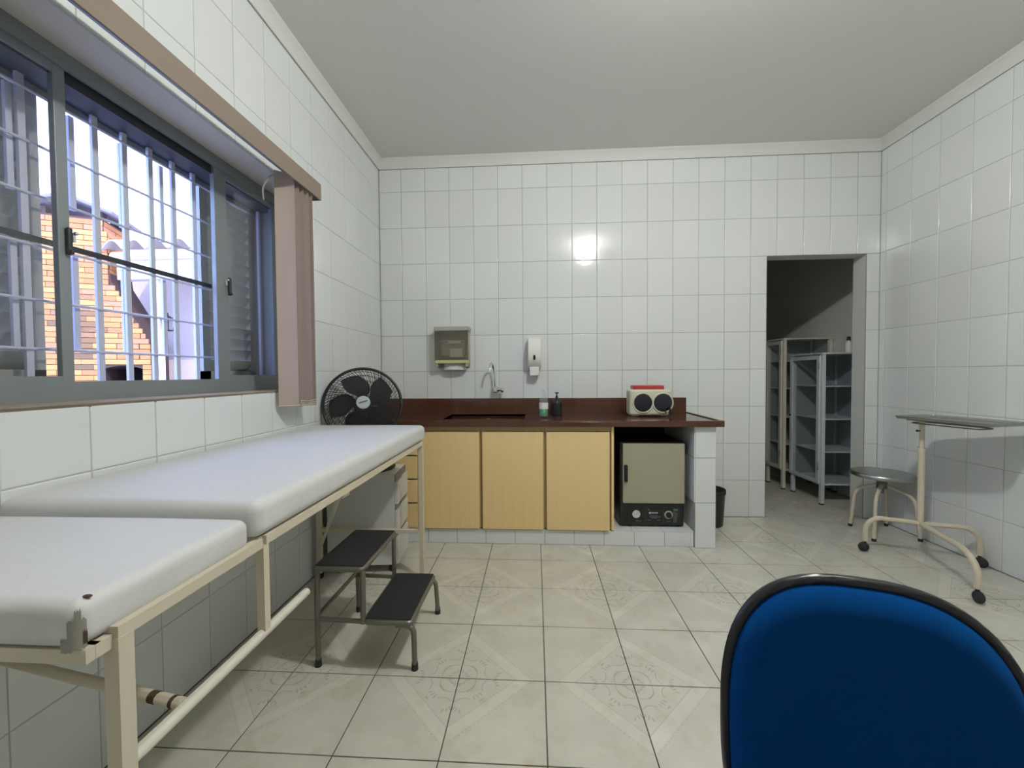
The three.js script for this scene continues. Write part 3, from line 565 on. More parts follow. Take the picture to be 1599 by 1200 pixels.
// ------------------------------------------------------------------ drawer pedestal and the fan on it
{
  const u = thing('drawer_pedestal', 'white three-drawer pedestal on castors behind the couch', 'drawers', [0.068, 0, 0.9], 0.1);
  const W = 0.39, D = 0.265, H0 = 0.05, H1 = 0.585;
  part('carcass', [span(-W / 2, W / 2, H1 - 0.018, H1, -D / 2, D / 2, 0.002), span(-W / 2, W / 2, H0, H0 + 0.018, -D / 2, D / 2), span(-W / 2, W / 2, H0 + 0.018, H1 - 0.018, -D / 2, -D / 2 + 0.018), span(-W / 2, W / 2, H0 + 0.018, H1 - 0.018, D / 2 - 0.018, D / 2), span(-W / 2, -W / 2 + 0.018, H0 + 0.018, H1 - 0.018, -D / 2 + 0.018, D / 2 - 0.018)], M.unit, u);
  let y = H1 - 0.004;
  for (const [g, h] of [[0.045, 0.13], [0.038, 0.125], [0.038, 0.15]]) {
    const dr = part('drawer', span(W / 2 + 0.001, W / 2 + 0.018, y - g - h, y - g, -D / 2 + 0.001, D / 2 - 0.001, 0.002), M.unit, u);
    part('finger_grip', span(W / 2 - 0.02, W / 2 + 0.006, y - g + 0.001, y - 0.002, -D / 2 + 0.002, D / 2 - 0.002, 0.002), M.grip, dr);
    y -= g + h;
  }
  for (const [x, z] of [[-0.15, -0.1], [0.16, -0.1], [-0.15, 0.1], [0.16, 0.1]]) part('castor', [cyl(0.006, 0.006, 0.02, x, 0.032, z, 8), new THREE.CylinderGeometry(0.02, 0.02, 0.022, 18).rotateX(Math.PI / 2).translate(x + 0.008, 0.02, z)], M.rubber, u);

  const f = thing('table_fan', 'black table fan with silver hub standing behind the couch', 'fan', [0.042, 0.586, 0.885], 0.4);
  part('base', lathe([[0, 0], [0.15, 0], [0.155, 0.006], [0.15, 0.016], [0.06, 0.034], [0.028, 0.05], [0, 0.05]], 40).translate(0.03, 0, 0.01), M.blackPlastic, f);
  part('post', [cyl(0.02, 0.017, 0.29, 0, 0.04, -0.035), rbox(0.05, 0.07, 0.05, 0, 0.345, -0.035, 0.012)], M.blackPlastic, f);
  const head = new THREE.Matrix4().makeTranslation(0, 0.396, 0.0).multiply(new THREE.Matrix4().makeRotationX(-0.24));
  const hp = (n, g, m, parent = f) => part(n, [].concat(g).map((q) => q.applyMatrix4(head)), m, parent);
  const R = 0.226;
  hp('motor', lathe([[0, -0.16], [0.045, -0.155], [0.06, -0.13], [0.06, -0.07], [0.03, -0.06], [0, -0.06]], 24).rotateX(Math.PI / 2), M.blackPlastic);
  hp('rim', [new THREE.TorusGeometry(R, 0.009, 10, 64), new THREE.TorusGeometry(R, 0.006, 8, 64).translate(0, 0, -0.012)], M.blackPlastic);
  const wires = (z1, n, rad) => {
    const o = [];
    for (let k = 0; k < n; k++) {
      const a = k / n * Math.PI * 2, tw = 0.55, p = [];
      for (let i = 0; i <= 7; i++) { const t = i / 7, r = 0.04 + (R - 0.04) * t, q = a + tw * t; p.push([Math.cos(q) * r, Math.sin(q) * r, z1 * Math.sqrt(Math.max(0, 1 - (t * 0.98) ** 3))]); }
      o.push(sweep(p, rad, { sides: 5 }));
    }
    for (const t of [0.3, 0.5, 0.68, 0.84]) o.push(new THREE.TorusGeometry(0.04 + (R - 0.04) * t, rad, 5, 48).translate(0, 0, z1 * Math.sqrt(1 - (t * 0.98) ** 3)));
    return o;
  };
  hp('front_grille', wires(0.06, 80, 0.0014), M.blackMatt);
  hp('rear_grille', wires(-0.075, 60, 0.0014), M.blackMatt);
  for (let k = 0; k < 5; k++) {
    const pos = [], idx = [], A = 8, B = 8;
    for (let i = 0; i <= A; i++) for (let j = 0; j <= B; j++) {
      const t = i / A, s = j / B - 0.5, r = 0.045 + t * 0.15, wd = (0.78 + 0.6 * Math.sin(Math.PI * Math.min(1, t * 1.05))) * (1 - 0.25 * t), q = s * wd + t * 0.35;
      pos.push(Math.cos(q) * r, Math.sin(q) * r, s * 0.05 - 0.008 - t * 0.004);
    }
    for (let i = 0; i < A; i++) for (let j = 0; j < B; j++) { const a = i * (B + 1) + j; idx.push(a, a + B + 1, a + 1, a + 1, a + B + 1, a + B + 2); }
    const g = new THREE.BufferGeometry(); g.setAttribute('position', new THREE.Float32BufferAttribute(pos, 3)); g.setIndex(idx); g.computeVertexNormals();
    const back = g.clone(); back.setIndex([...idx].reverse()); back.translate(0, 0, -0.0025); back.computeVertexNormals();
    hp('blade', [g.rotateZ(k * Math.PI * 2 / 5 + 0.4), back.rotateZ(k * Math.PI * 2 / 5 + 0.4)], M.blackMatt);
  }
  hp('blade_hub', lathe([[0, 0.02], [0.03, 0.018], [0.046, 0.004], [0.046, -0.03], [0, -0.03]], 24).rotateX(Math.PI / 2), M.blackPlastic);
  const fc = document.createElement('canvas'); fc.width = fc.height = 128; const k = fc.getContext('2d'); k.fillStyle = '#aeb4b4'; k.fillRect(0, 0, 128, 128);
  k.save(); k.translate(64, 60); k.rotate(-0.3); k.fillStyle = '#23282b'; for (let i = 0; i < 7; i++) k.fillRect(-44 + i * 13, -9, 10, 15); k.fillStyle = '#858b8b'; k.fillRect(-20, 14, 52, 4); k.restore();
  const ft = new THREE.CanvasTexture(fc); ft.colorSpace = THREE.SRGBColorSpace;
  const cap = hp('badge', lathe([[0, 0.068], [0.036, 0.067], [0.0405, 0.064], [0.041, 0.054], [0, 0.054]], 32).rotateX(Math.PI / 2), std(lin(0.45, 0.47, 0.47), 0.35, { metalness: 0.3 }));
  hp('badge_print', new THREE.CircleGeometry(0.036, 32).translate(0, 0, 0.0692), std(0xffffff, 0.35, { map: ft, metalness: 0.2 }), cap);
}

// ------------------------------------------------------------------ examination couch
{
  const c = thing('examination_couch', 'long white padded examination couch on cream tube frame', 'couch');
  const xl = -0.14, xr = 0.455, yf = 0.787, zA = 1.085, zB = 2.715, t = 0.0105;
  part('long_mattress', cushion(0.652, 0.088, 1.39, 0.028, 0.009, 18, 0.001).translate(0.144, 0.831, 1.728), M.vinyl, c);
  part('head_mattress', cushion(0.637, 0.07, 0.345, 0.022, 0.005, 12, 0.001).translate(0.1365, 0.808, 2.5975), M.vinyl, c);
  const sq = { square: true };
  part('top_frame', [bar([xr, yf - t, zA], [xr, yf - t, 2.39], t, sq), bar([xl, yf - t, zA], [xl, yf - t, zB], t, sq), bar([xl, yf - t, zA], [xr, yf - t, zA], t, sq), bar([xl, yf - t, 2.39], [xr, yf - t, 2.39], t, sq)], M.cream, c);
  part('head_frame', [bar([xr, yf - t - 0.003, 2.402], [xr, yf - t - 0.003, zB + t], t, sq), bar([xl, yf - t, zB], [xr - t, yf - t, zB], t, sq), bar([xl, 0.7625, 2.752], [xr + 0.002, 0.7625, 2.752], 0.0105, sq), bar([xr - 0.008, 0.7625, 2.72], [xr - 0.008, 0.7625, 2.75], 0.0105, sq)], M.cream, c);
  for (const [x, z] of [[xr, zA], [xl, zA], [xr, zB], [xl, zB]]) { const l = part('leg', bar([x, 0.02, z], [x, yf - 2 * t, z], t + 0.0015, sq), M.cream, c); part('foot_cap', rbox(0.03, 0.03, 0.03, x, 0.015, z, 0.004), M.rubber, l); }
  part('support_post', bar([xr, 0.56, 2.39], [xr, yf - 2 * t, 2.39], 0.0095, sq), M.cream, c);
  part('side_rail', [bar([xr, 0.556, 2.215], [xr, 0.556, zB - t], 0.0115)], M.creamPale, c);
  part('cross_bar', bar([xl, 0.512, 2.448], [xr - 0.008, 0.558, 2.6], 0.0105), M.cream, c);
  const onBar = (k) => [xl + (xr - 0.008 - xl) * k, 0.5122 + 0.046 * k, 2.448 + 0.152 * k];
  for (const [k0, k1, r] of [[0.86, 0.892, 0.0108], [0.955, 0.97, 0.0109]]) part('rust_patch', bar(onBar(k0), onBar(k1), r), M.rust, c);
  part('end_stretcher', [bar([xl, 0.278, zA], [xr, 0.278, zA], 0.0105, sq)], M.cream, c);
  part('brace', [bar([0.42, 0.765, 1.93], [-0.12, 0.2, 1.1], 0.008)], M.creamPale, c);
  part('brace_clip', [rbox(0.02, 0.03, 0.05, 0.43, 0.752, 1.935, 0.006)], M.creamPale, c);
  // worn corner of the head mattress: a grey torn strip wrapped round the vertical edge
  const cx = 0.455 - 0.02, cz = 2.77 - 0.02;
  const strip = (r, y0, y1, a0, a1, ragged) => {   // a wrapped strip with an uneven edge
    const pos = [], idx = [], n = 12;
    for (let i = 0; i <= n; i++) { const q = a0 + (a1 - a0) * i / n, w = ragged * Math.sin(i * 2.7) * Math.cos(i * 1.3); for (const [y, k] of [[y0 - w * 0.4, 1], [(y0 + y1) / 2, 1.004], [y1 + w, 1]]) pos.push(cx + Math.sin(q) * r * k, y, cz + Math.cos(q) * r * k); }
    for (let i = 0; i < n; i++) for (let j = 0; j < 2; j++) { const p = i * 3 + j; idx.push(p, p + 3, p + 1, p + 1, p + 3, p + 4); }
    const g = new THREE.BufferGeometry(); g.setAttribute('position', new THREE.Float32BufferAttribute(pos, 3)); g.setIndex(idx); g.computeVertexNormals(); return g;
  };
  part('torn_corner', [strip(0.0208, 0.776, 0.818, 0.2, 1.2, 0.003), strip(0.0212, 0.774, 0.792, -0.3, 0.5, 0.004), strip(0.0205, 0.814, 0.832, 0.6, 0.95, 0.003)], M.tape, c);
  part('torn_hole', [new THREE.SphereGeometry(0.005, 10, 8).scale(1.4, 0.4, 0.8).translate(cx + 0.008, 0.8425, cz - 0.004), strip(0.0214, 0.782, 0.8, 1.0, 1.22, 0.004)], M.rust, c);
}

// ------------------------------------------------------------------ two-step stool
{
  const s = thing('step_stool', 'two-step metal stool with ribbed black treads beside the couch', 'step stool');
  const r = 0.0105, Y1 = 0.41, Y2 = 0.205, xa = 0.236, xb = 0.428, xc = 0.613, za = 1.435, zb = 1.795;
  const tread = (x0, x1, y) => {
    const t = part('tread_frame', [sweep([[x0, y, za], [x1, y, za], [x1, y, zb], [x0, y, zb]], 0.0105, { closed: true, fil: 0.02 }), span(x0, x1, y - 0.006, y + 0.002, za, zb)], M.steelDull, s);
    part('tread_mat', rbox(x1 - x0 - 0.002, 0.006, zb - za - 0.006, (x0 + x1) / 2, y + 0.0105, (za + zb) / 2, 0.002), M.mat, t);
  };
  tread(xa, xb, Y1); tread(xb + 0.004, xc, Y2);
  for (const [z, zf] of [[zb - 0.008, 1.762], [za + 0.008, 1.392]]) {
    const a = part('leg', sweep([[xa + 0.008, Y1 - 0.005, z], [0.236, 0.3, z - (z - zf) * 0.3], [0.226, 0.012, zf]], r, { fil: 0.06 }), M.steelDull, s);
    part('foot_tip', cyl(0.0135, 0.012, 0.03, 0.226, 0, zf, 14), M.rubber, a);
    const b = part('leg', sweep([[xc - 0.06, Y2 - 0.012, z], [xc + 0.01, Y2 - 0.014, z], [0.618, 0.012, zf]], r, { fil: 0.05 }), M.steelDull, s);
    part('foot_tip', cyl(0.0135, 0.012, 0.03, 0.618, 0, zf, 14), M.rubber, b);
    part('upright', bar([xb - 0.004, Y2 - 0.01, z], [xb - 0.004, Y1 - 0.004, z], r), M.steelDull, s);
    part('cross_bar', bar([0.232, Y2 - 0.004, z - 0.01], [xb + 0.02, Y2 - 0.004, z], 0.009), M.steelDull, s);
  }
  part('long_bar', bar([0.232, Y2 + 0.004, za], [0.232, Y2 + 0.004, zb - 0.02], 0.009), M.steelDull, s);
}

// ------------------------------------------------------------------ round stool and wheeled tray stand by the right wall
{
  const s = thing('round_stool', 'round steel-topped stool on four cream legs by the corner', 'stool', [3.572, 0, 0.29]);
  part('seat', lathe([[0, 0.405], [0.165, 0.405], [0.177, 0.41], [0.18, 0.422], [0.176, 0.436], [0.168, 0.441], [0, 0.443]], 48), M.steel, s);
  part('screw', [cyl(0.012, 0.012, 0.12, 0, 0.29, 0, 14), cyl(0.03, 0.03, 0.045, 0, 0.325, 0, 18)], M.steelDull, s);
  part('seat_plate', rbox(0.12, 0.008, 0.12, 0, 0.4, 0, 0.002), M.steelDull, s);
  for (const [x, z] of [[-0.115, -0.13], [-0.17, 0.15], [0.15, -0.14], [0.14, 0.14]]) {
    const l = part('leg', sweep([[x * 0.12, 0.35, z * 0.12], [x * 0.85, 0.29, z * 0.85], [x, 0.012, z]], 0.0115, { fil: 0.06 }), M.cream, s);
    part('foot_tip', cyl(0.0135, 0.0125, 0.02, x, 0, z, 12), M.rubber, l);
  }
}
{
  const t = thing('tray_stand', 'cream wheeled instrument stand with steel tray at right wall', 'tray stand');
  const hx = 3.462, hz = 0.7, hy = 0.222;
  part('post', [cyl(0.0165, 0.0165, 0.5, hx, hy - 0.03, hz, 20), cyl(0.02, 0.02, 0.03, hx, hy + 0.44, hz, 20)], M.cream, t);
  part('inner_post', [cyl(0.0125, 0.0125, 0.19, hx, 0.68, hz, 16)], M.cream, t);
  part('clamp_knob', [cyl(0.004, 0.004, 0.016, 0, 0, 0, 10).rotateZ(Math.PI / 2).translate(hx - 0.01, 0.795, hz), new THREE.SphereGeometry(0.007, 12, 8).translate(hx - 0.028, 0.795, hz)], M.blackPlastic, t);
  for (const [x, z, fx, fz] of [[3.215, 0.605, -1, -0.2], [3.305, 1.175, -0.3, 1], [3.715, 0.79, 0.2, 0.6]]) {
    const l = part('leg', sweep([[hx, hy, hz], [x * 0.82 + hx * 0.18, hy + 0.006, z * 0.82 + hz * 0.18], [x, hy - 0.05, z], [x, 0.07, z]], 0.0145, { fil: 0.07, sides: 12 }), M.cream, t);
    const a = Math.atan2(fx, fz);
    part('castor', [cyl(0.008, 0.008, 0.03, x, 0.055, z, 10), new THREE.SphereGeometry(0.03, 20, 14).scale(0.72, 1, 1).rotateY(a).translate(x + Math.sin(a) * 0.008, 0.031, z + Math.cos(a) * 0.008)], M.rubber, l);
  }
  // tray: its long side runs from the post towards the camera
  const T = new THREE.Matrix4().makeTranslation(3.505, 0.874, 0.868).multiply(new THREE.Matrix4().makeRotationY(0.24));
  const tr = part('tray', (() => {
    const w = 0.3, d = 0.47, sh = new THREE.Shape(), rr_ = 0.04, x = w / 2, y = d / 2;
    sh.moveTo(-x + rr_, -y); sh.lineTo(x - rr_, -y); sh.quadraticCurveTo(x, -y, x, -y + rr_); sh.lineTo(x, y - rr_); sh.quadraticCurveTo(x, y, x - rr_, y); sh.lineTo(-x + rr_, y); sh.quadraticCurveTo(-x, y, -x, y - rr_); sh.lineTo(-x, -y + rr_); sh.quadraticCurveTo(-x, -y, -x + rr_, -y);
    const pts = sh.getPoints(6), rings = [[1, 0.012], [0.985, 0.014], [0.955, 0.002], [0.94, 0], [0, 0]], pos = [], idx = [], n = pts.length - 1;
    for (const off of [0, -0.0016]) { const base = pos.length / 3; for (const [k, h] of rings) for (let i = 0; i < n; i++) pos.push(pts[i].x * k, h + off, pts[i].y * (k === 0 ? 0 : 1 - (1 - k) * 0.64)); for (let j = 0; j < rings.length - 1; j++) for (let i = 0; i < n; i++) { const a = base + j * n + i, b = base + j * n + (i + 1) % n; off ? idx.push(a, b, a + n, b, b + n, a + n) : idx.push(a, a + n, b, b, a + n, b + n); } }
    const g = new THREE.BufferGeometry(); g.setAttribute('position', new THREE.Float32BufferAttribute(pos, 3)); g.setIndex(idx); return toCreasedNormals(g, 0.6).applyMatrix4(T);
  })(), M.steel, t);
  part('tray_holder', [[[-0.1, -0.008, -0.2], [0.1, -0.008, -0.2], [0.1, -0.008, 0.17], [-0.1, -0.008, 0.17]], [[-0.06, -0.03, -0.2], [0.06, -0.03, -0.2], [0.06, -0.03, 0.12], [-0.06, -0.03, 0.12]]].map((p) => sweep(p.map((q) => V(...q).applyMatrix4(T).toArray()), 0.0035, { closed: true, fil: 0.03, sides: 8 })), M.steelDull, t);
}

// ------------------------------------------------------------------ blue office chair in the foreground
{
  const ch = thing('office_chair', 'blue upholstered office chair with black edging, seen close up', 'chair');
  const T = new THREE.Matrix4().makeRotationFromEuler(new THREE.Euler(-0.023, -0.306, 0.013, 'YXZ')).setPosition(1.586, 0.598, 2.671);
  const w = 0.186, h = 0.246, n = 2.79, K = 72;
  const outline = (k, sc, inset = 0) => { const q = k / K * 2 * Math.PI, c = Math.cos(q), s = Math.sin(q); return [Math.sign(c) * Math.abs(c) ** (2 / n) * (w * sc - inset), Math.sign(s) * Math.abs(s) ** (2 / n) * (h * sc - inset)]; };
  const shell = (prof, z0) => {   // prof: [inset from the edge or fraction, z]
    const pos = [], idx = [], L = prof.length;
    for (const [f, z] of prof) for (let k = 0; k < K; k++) { const [x, y] = outline(k, f); pos.push(x, y, z0 + z + 0.55 * x * x * (f < 2 ? 1 : 0)); }
    for (let j = 0; j < L - 1; j++) for (let k = 0; k < K; k++) { const a = j * K + k, b = j * K + (k + 1) % K; idx.push(a, a + K, b, b, a + K, b + K); }
    let g = new THREE.BufferGeometry(); g.setAttribute('position', new THREE.Float32BufferAttribute(pos, 3)); g.setIndex(idx);
    g = mergeVertices(g, 1e-6); g.computeVertexNormals();
    const uv = [], p = g.attributes.position; for (let i = 0; i < p.count; i++) uv.push(p.getX(i) * 3, p.getY(i) * 3); g.setAttribute('uv', new THREE.Float32BufferAttribute(uv, 2));
    return g.applyMatrix4(T);
  };
  const front = []; for (let i = 0; i <= 10; i++) { const a = i / 10 * Math.PI / 2; front.push([0.975 - 0.17 * (1 - Math.cos(a)), -0.012 + 0.034 * Math.sin(a)]); }
  for (const f of [0.72, 0.58, 0.42, 0.25, 0.1, 0]) front.push([f, 0.022 + 0.004 * (1 - f)]);
  const bk = part('backrest', shell(front, 0), M.blueFabric, ch);
  part('back_shell', shell([[0, -0.05], [0.4, -0.048], [0.8, -0.04], [0.95, -0.026], [0.985, -0.012], [0.97, -0.006]].map(([a, b]) => [a, b]), 0), M.blackPlastic, ch);
  const ep = []; for (let k = 0; k < K; k++) { const [x, y] = outline(k, 0.99); ep.push(V(x, y, -0.01 + 0.55 * x * x).applyMatrix4(T).toArray()); }
  part('edging', sweep(ep, 0.0085, { closed: true, sides: 12 }), M.blackPlastic, bk);
  const a = -0.306, F = (x, y, z) => { const v = V(x, y, z).applyAxisAngle(V(0, 1, 0), a); return [v.x + 1.586, v.y, v.z + 2.67]; };
  const place = (g) => g.applyMatrix4(new THREE.Matrix4().makeRotationY(a).setPosition(1.586, 0, 2.67));
  part('back_bar', sweep([F(0, 0.6, -0.06), F(0, 0.42, -0.03), F(0, 0.345, 0.06), F(0, 0.345, 0.24)], 0.016, { fil: 0.06 }), M.blackMatt, ch);
  part('seat', place(cushion(0.44, 0.07, 0.4, 0.03, 0.006, 10).translate(0, 0.4, 0.29)), M.blueFabric, ch);
  part('seat_pan', place(rbox(0.42, 0.02, 0.38, 0, 0.355, 0.29, 0.008)), M.blackPlastic, ch);
  part('column', place(cyl(0.025, 0.025, 0.25, 0, 0.1, 0.26)), M.blackMatt, ch);
  for (let k = 0; k < 5; k++) {
    const q = k * Math.PI * 0.4 + 0.3, x = Math.cos(q) * 0.26, z = 0.26 + Math.sin(q) * 0.26;
    const l = part('base_arm', place(sweep([[0, 0.11, 0.26], [x * 0.5, 0.1, 0.26 + (z - 0.26) * 0.5], [x, 0.07, z]], 0.016, { fil: 0.05 })), M.blackPlastic, ch);
    part('castor', place(new THREE.CylinderGeometry(0.027, 0.027, 0.04, 18).rotateX(Math.PI / 2).rotateY(q).translate(x, 0.0275, z)), M.blackPlastic, l);
  }
}

// ------------------------------------------------------------------ glass cabinets in the store
function glassCabinet(label, x0, x1, z0, z1, top, feet, shelves, frame, back, cat = 'cabinet') {
  const c = thing('glass_cabinet', label, cat), p = 0.014;
  for (const [x, z] of [[x0 + p, z0 + p], [x1 - p, z0 + p], [x0 + p, z1 - p], [x1 - p, z1 - p]]) { const l = part('post', bar([x, 0.012, z], [x, top, z], p, { square: true }), frame, c); part('foot_cap', rbox(0.03, 0.014, 0.03, x, 0.007, z, 0.003), M.rubber, l); }
  part('top_panel', span(x0 - 0.006, x1 + 0.004, top, top + 0.014, z0 - 0.006, z1 + 0.006, 0.003), frame, c);
  part('bottom_panel', span(x0 + 0.004, x1 - 0.004, feet - 0.014, feet, z0 + 0.004, z1 - 0.004), frame, c);
  part('back_panel', span(x1 - 0.012, x1 - 0.006, feet, top, z0 + 0.028, z1 - 0.028), back, c);
  part('far_side_panel', span(x0 + 0.028, x1 - 0.028, feet, top, z0 + 0.01, z0 + 0.014), back, c);
  for (const y of shelves) part('shelf', span(x0 + 0.02, x1 - 0.016, y - 0.008, y, z0 + 0.018, z1 - 0.004, 0.002), frame, c);
  part('side_glass', span(x0 + 0.028, x1 - 0.028, feet + 0.004, top - 0.004, z1 - 0.012, z1 - 0.009), M.glass, c);
  const d = part('door', [span(x0 - 0.016, x0 - 0.002, feet, top - 0.01, z0 + 0.002, z0 + 0.034), span(x0 - 0.016, x0 - 0.002, feet, top - 0.01, z1 - 0.05, z1 - 0.018), span(x0 - 0.016, x0 - 0.002, feet, feet + 0.03, z0 + 0.034, z1 - 0.05), span(x0 - 0.016, x0 - 0.002, top - 0.045, top - 0.01, z0 + 0.034, z1 - 0.05)], frame, c);
  part('door_glass', span(x0 - 0.010, x0 - 0.007, feet + 0.026, top - 0.04, z0 + 0.03, z1 - 0.046), M.glass, d);
  for (const y of [feet + 0.12, top - 0.13]) part('hinge', cyl(0.006, 0.006, 0.06, x0 - 0.02, y, z1 - 0.016, 10), M.steel, d);
  part('knob', new THREE.SphereGeometry(0.009, 12, 8).translate(x0 - 0.024, (feet + top) / 2, z0 + 0.018), M.blackPlastic, d);
  return c;
}
glassCabinet('white glass-door cabinet seen through the doorway, in front', 3.572, 3.985, -0.735, -0.318, 1.312, 0.186, [1.037, 0.75, 0.465], M.cabinetWhite, M.cabinetBack);
glassCabinet('taller cream glass cabinet behind the white one in the store', 3.53, 3.985, -1.08, -0.79, 1.478, 0.2, [1.27, 1.0, 0.72, 0.45], M.creamPale, M.cabinetBack);
{
  const b = thing('small_bottle', 'small white bottle with dark cap on the front cabinet', 'bottle', [3.845, 1.327, -0.4]);
  part('bottle', lathe([[0, 0], [0.026, 0], [0.028, 0.004], [0.028, 0.085], [0.014, 0.1], [0.014, 0.108]], 20), M.whitePlastic, b);
  part('cap', cyl(0.015, 0.013, 0.035, 0, 0.106, 0, 16), M.blackMatt, b);
}

// ------------------------------------------------------------------ ceiling lamp (above the frame, lights the room)
{
  const l = thing('ceiling_lamp', 'bare white bulb in a ceiling socket', 'lamp', [LAMP[0], 0, LAMP[2]]);
  part('ceiling_rose', lathe([[0, YC - 0.028], [0.04, YC - 0.026], [0.055, YC - 0.006], [0.056, YC], [0, YC]]), M.whitePlastic, l);
  part('bulb', new THREE.SphereGeometry(0.055, 28, 20).scale(1, 1.1, 1).translate(0, LAMP[1], 0), new THREE.MeshStandardMaterial({ color: 0xffffff, emissive: lin(1, 0.98, 0.94), emissiveIntensity: 130, roughness: 0.5 }), l);
  const p = new THREE.PointLight(lin(0.98, 1, 0.985), LAMP_POWER);
  p.position.set(0, LAMP[1], 0); p.castShadow = true; p.shadow.radius = 2.2; p.name = 'bulb_light';
  l.add(p);
}

// ------------------------------------------------------------------ the yard outside the window
{
  const g = struct('courtyard_ground', 'concrete yard outside the window', 'ground');
  part('concrete', span(-9, XL - LT, -0.2, -0.05, -4, 9), M.concrete, g);
  const w = struct('boundary_wall', 'high pale stained plaster wall closing off the yard', 'wall');
  const wallG = span(-9, -0.9, -0.1, 7.5, -3.7, -3.4); const uvs = wallG.attributes.uv; for (let i = 0; i < uvs.count; i++) uvs.setXY(i, uvs.getX(i) * 2.6, uvs.getY(i) * 2.4);
  part('plaster', wallG, M.outWall, w);
  const w2 = struct('boundary_wall_side', 'pale plaster wall on the far side of the yard', 'wall');
  const g2 = span(-8.2, -7.9, -0.1, 2.7, -3.4, 9); const u2 = g2.attributes.uv; for (let i = 0; i < u2.count; i++) u2.setXY(i, u2.getX(i) * 4, u2.getY(i) * 2.2);
  part('plaster', g2, M.outWall, w2);

  const a = thing('outbuilding', 'white lean-to with wavy roof tiles across the yard', 'outbuilding');
  part('wall', [span(-5.6, -1.2, -0.05, 2.8, -2.45, -2.3)], M.outWhite, a);
  part('beam', [span(-4.1, -1.2, 2.37, 2.6, -1.56, -1.44, 0.01)], M.outWhite, a);
  part('gutter', [sweep([[-4.14, 2.66, -1.45], [-1.2, 2.66, -1.45]], 0.055, { sides: 14 })], M.outWhite, a);
  part('column', span(-3.655, -3.585, -0.05, 2.37, -1.54, -1.46, 0.006), M.outWhite, a);
  part('column_latch', rbox(0.02, 0.07, 0.02, -3.668, 2.0, -1.452, 0.004), M.blackMatt, a);
  part('pipe', bar([-3.53, -0.05, -2.28], [-3.53, 1.7, -2.28], 0.012), M.outWhite, a);
  const pitch = 0.29;
  for (let k = 0; k < 10; k++) {
    const x0 = -4.22 + k * pitch, pos = [], idx = [], A = 14, B = 3;
    for (const off of [0, -0.012]) { const base = pos.length / 3; for (let i = 0; i <= A; i++) for (let j = 0; j <= B; j++) { const t = i / A, s = j / B; pos.push(x0 + t * pitch * 1.02, 2.725 + off + 0.115 * Math.max(0, Math.sin(t * Math.PI)) ** 1.3 + s * 0.42, -1.36 - s * 1.3); } for (let i = 0; i < A; i++) for (let j = 0; j < B; j++) { const p = base + i * (B + 1) + j; off ? idx.push(p, p + 1, p + B + 1, p + 1, p + B + 2, p + B + 1) : idx.push(p, p + B + 1, p + 1, p + 1, p + B + 1, p + B + 2); } }
    const f = 2 * (A + 1) * (B + 1) / 2; for (let i = 0; i < A; i++) { const p = i * (B + 1); idx.push(p, p + f, p + B + 1, p + B + 1, p + f, p + f + B + 1); }
    const ge = new THREE.BufferGeometry(); ge.setAttribute('position', new THREE.Float32BufferAttribute(pos, 3)); ge.setIndex(idx);
    part('roof_tile', toCreasedNormals(ge, 0.7), M.roofSheet, a);
  }
  const ln = thing('wall_lantern', 'small dark coach lantern on the white column outside', 'lantern', [-3.5, 1.86, -1.5]);
  part('bracket', sweep([[-0.085, 0.0, 0], [-0.06, 0.08, 0], [0, 0.1, 0], [0, 0.05, 0]], 0.008, { fil: 0.03, sides: 8 }), M.blackMatt, ln);
  part('roof', new THREE.CylinderGeometry(0.012, 0.075, 0.05, 4).rotateY(Math.PI / 4).translate(0, 0.04, 0), M.blackMatt, ln);
  part('cage', [0, 1, 2, 3].map((k) => { const q = k * Math.PI / 2 + Math.PI / 4; return bar([Math.cos(q) * 0.066, 0.016, Math.sin(q) * 0.066], [Math.cos(q) * 0.045, -0.12, Math.sin(q) * 0.045], 0.006, { sides: 6 }); }).concat(box(0.075, 0.012, 0.075, 0, -0.122, 0)), M.blackMatt, ln);
  part('pane', new THREE.CylinderGeometry(0.055, 0.038, 0.13, 4, 1, true).rotateY(Math.PI / 4).translate(0, -0.05, 0), M.smoke, ln);

  // brick barbecue; its own axes: x along the face, z out of it
  const q = thing('brick_barbecue', 'orange brick barbecue with stepped hood and chimney outside', 'barbecue', [-4.42, -0.05, -1.33], 25 * Math.PI / 180);
  const y_ = (y) => y + 0.05, right = (y) => y > 2.95 ? 0.205 : y > 2.35 ? 0.245 : y > 1.6 ? 0.27 + (2.35 - y) / 0.75 * 0.36 : 0.64, left = (y) => y > 2.35 ? -0.43 : y > 1.6 ? -0.43 - (2.35 - y) / 0.75 * 0.17 : -0.6;
  const ox0 = 0.156, ox1 = 0.55, oy0 = 0.75, oy1 = 1.29;
  const sh = new THREE.Shape(); sh.moveTo(-0.59, 0); sh.lineTo(0.63, 0); sh.lineTo(0.63, y_(1.6)); sh.lineTo(0.26, y_(2.35)); sh.lineTo(0.195, y_(3.12)); sh.lineTo(-0.42, y_(3.12)); sh.lineTo(-0.42, y_(2.35)); sh.lineTo(-0.59, y_(1.6)); sh.closePath();
  const ho = new THREE.Path(); ho.moveTo(ox0, y_(oy0)); ho.lineTo(ox0, y_(oy1 - 0.03)); ho.quadraticCurveTo((ox0 + ox1) / 2, y_(oy1 + 0.05), ox1, y_(oy1 - 0.03)); ho.lineTo(ox1, y_(oy0)); ho.closePath(); sh.holes.push(ho);
  part('mortar_core', new THREE.ExtrudeGeometry(sh, { depth: 0.55, bevelEnabled: false }).translate(0, 0, -0.558), M.brickMortar, q);
  part('firebox', [span(-0.55, 0.6, y_(0.5), y_(1.6), -0.6, -0.56), span(ox0 + 0.005, ox1 - 0.005, y_(oy0) - 0.03, y_(oy0) + 0.01, -0.56, -0.03)], M.soot, q);
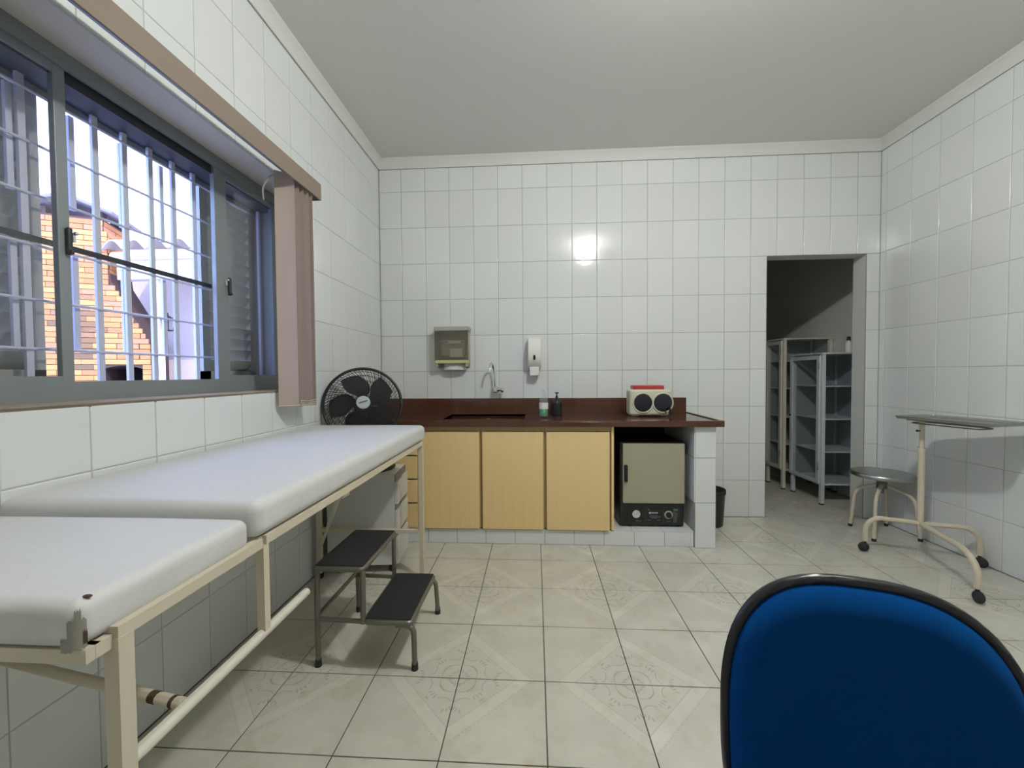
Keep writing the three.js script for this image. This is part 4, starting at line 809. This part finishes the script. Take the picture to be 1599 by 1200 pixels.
  const ch = 0.066, bl = 0.225, bg = {};
  const brickG = (w) => bg[w.toFixed(2)] ??= rbox(Math.max(0.03, +w.toFixed(2) - 0.005), ch - 0.005, 0.02, 0, 0, 0, 0.004, 1);
  let count = 0;
  for (let r = 0; ; r++) {
    const y = 0.72 + r * ch, yc = y + ch / 2;
    if (yc > 3.12) break;
    let x = left(yc) + (r % 2 ? -bl / 2 : 0), e = right(yc);
    for (; x < e - 0.02; x += bl) {
      let segs = [[Math.max(x, left(yc)), Math.min(x + bl, e)]];
      if (yc < oy1 + 0.01 && yc > oy0 - 0.02) segs = segs.flatMap(([p, s]) => s <= ox0 || p >= ox1 ? [[p, s]] : [[p, ox0], [ox1, s]].filter(([u, v]) => v - u > 0.03));
      for (const [p, s] of segs) {
        if (s - p < 0.035) continue;
        const cx = (p + s) / 2, sooty = Math.hypot((cx + 0.06) / 0.2, (yc - 1.72) / 0.42) + rr(-0.25, 0.25) < 0.95;
        const m = sooty ? M.sootBricks[Math.floor(rnd() * 3)] : M.bricks[Math.floor(rnd() * 5)];
        const b = part('brick', brickG(s - p), m, q); b.position.set(cx, y_(yc), rr(-0.003, 0.003)); b.rotation.z = rr(-0.006, 0.006); count++;
      }
    }
    if (yc > 2.35) { const b = part('brick', brickG(0.26), M.bricks[Math.floor(rnd() * 5)], q); b.rotation.y = Math.PI / 2; b.position.set(right(yc) - 0.004, y_(yc), -0.14 - (r % 2) * 0.02); const b2 = part('brick', brickG(0.24), M.bricks[Math.floor(rnd() * 5)], q); b2.rotation.y = Math.PI / 2; b2.position.set(right(yc) - 0.004, y_(yc), -0.4); }
  }
  for (const [x, z] of [[-0.38, -0.08], [0.14, -0.08], [-0.38, -0.48], [0.14, -0.48]]) part('cap_pier', box(0.1, 0.09, 0.1, x, y_(3.165), z), M.brickMortar, q);
  part('chimney_cap', [rbox(0.5, 0.04, 0.75, 0, 0, 0, 0.01).rotateZ(-0.36).translate(0.1, y_(3.265), -0.28), rbox(0.5, 0.04, 0.75, 0, 0, 0, 0.01).rotateZ(0.36).translate(-0.34, y_(3.265), -0.28)], M.slab, q);
}

scene.traverse((o) => { if (o.isMesh) { o.castShadow = o.receiveShadow = true; } });
renderer.render(scene, camera);
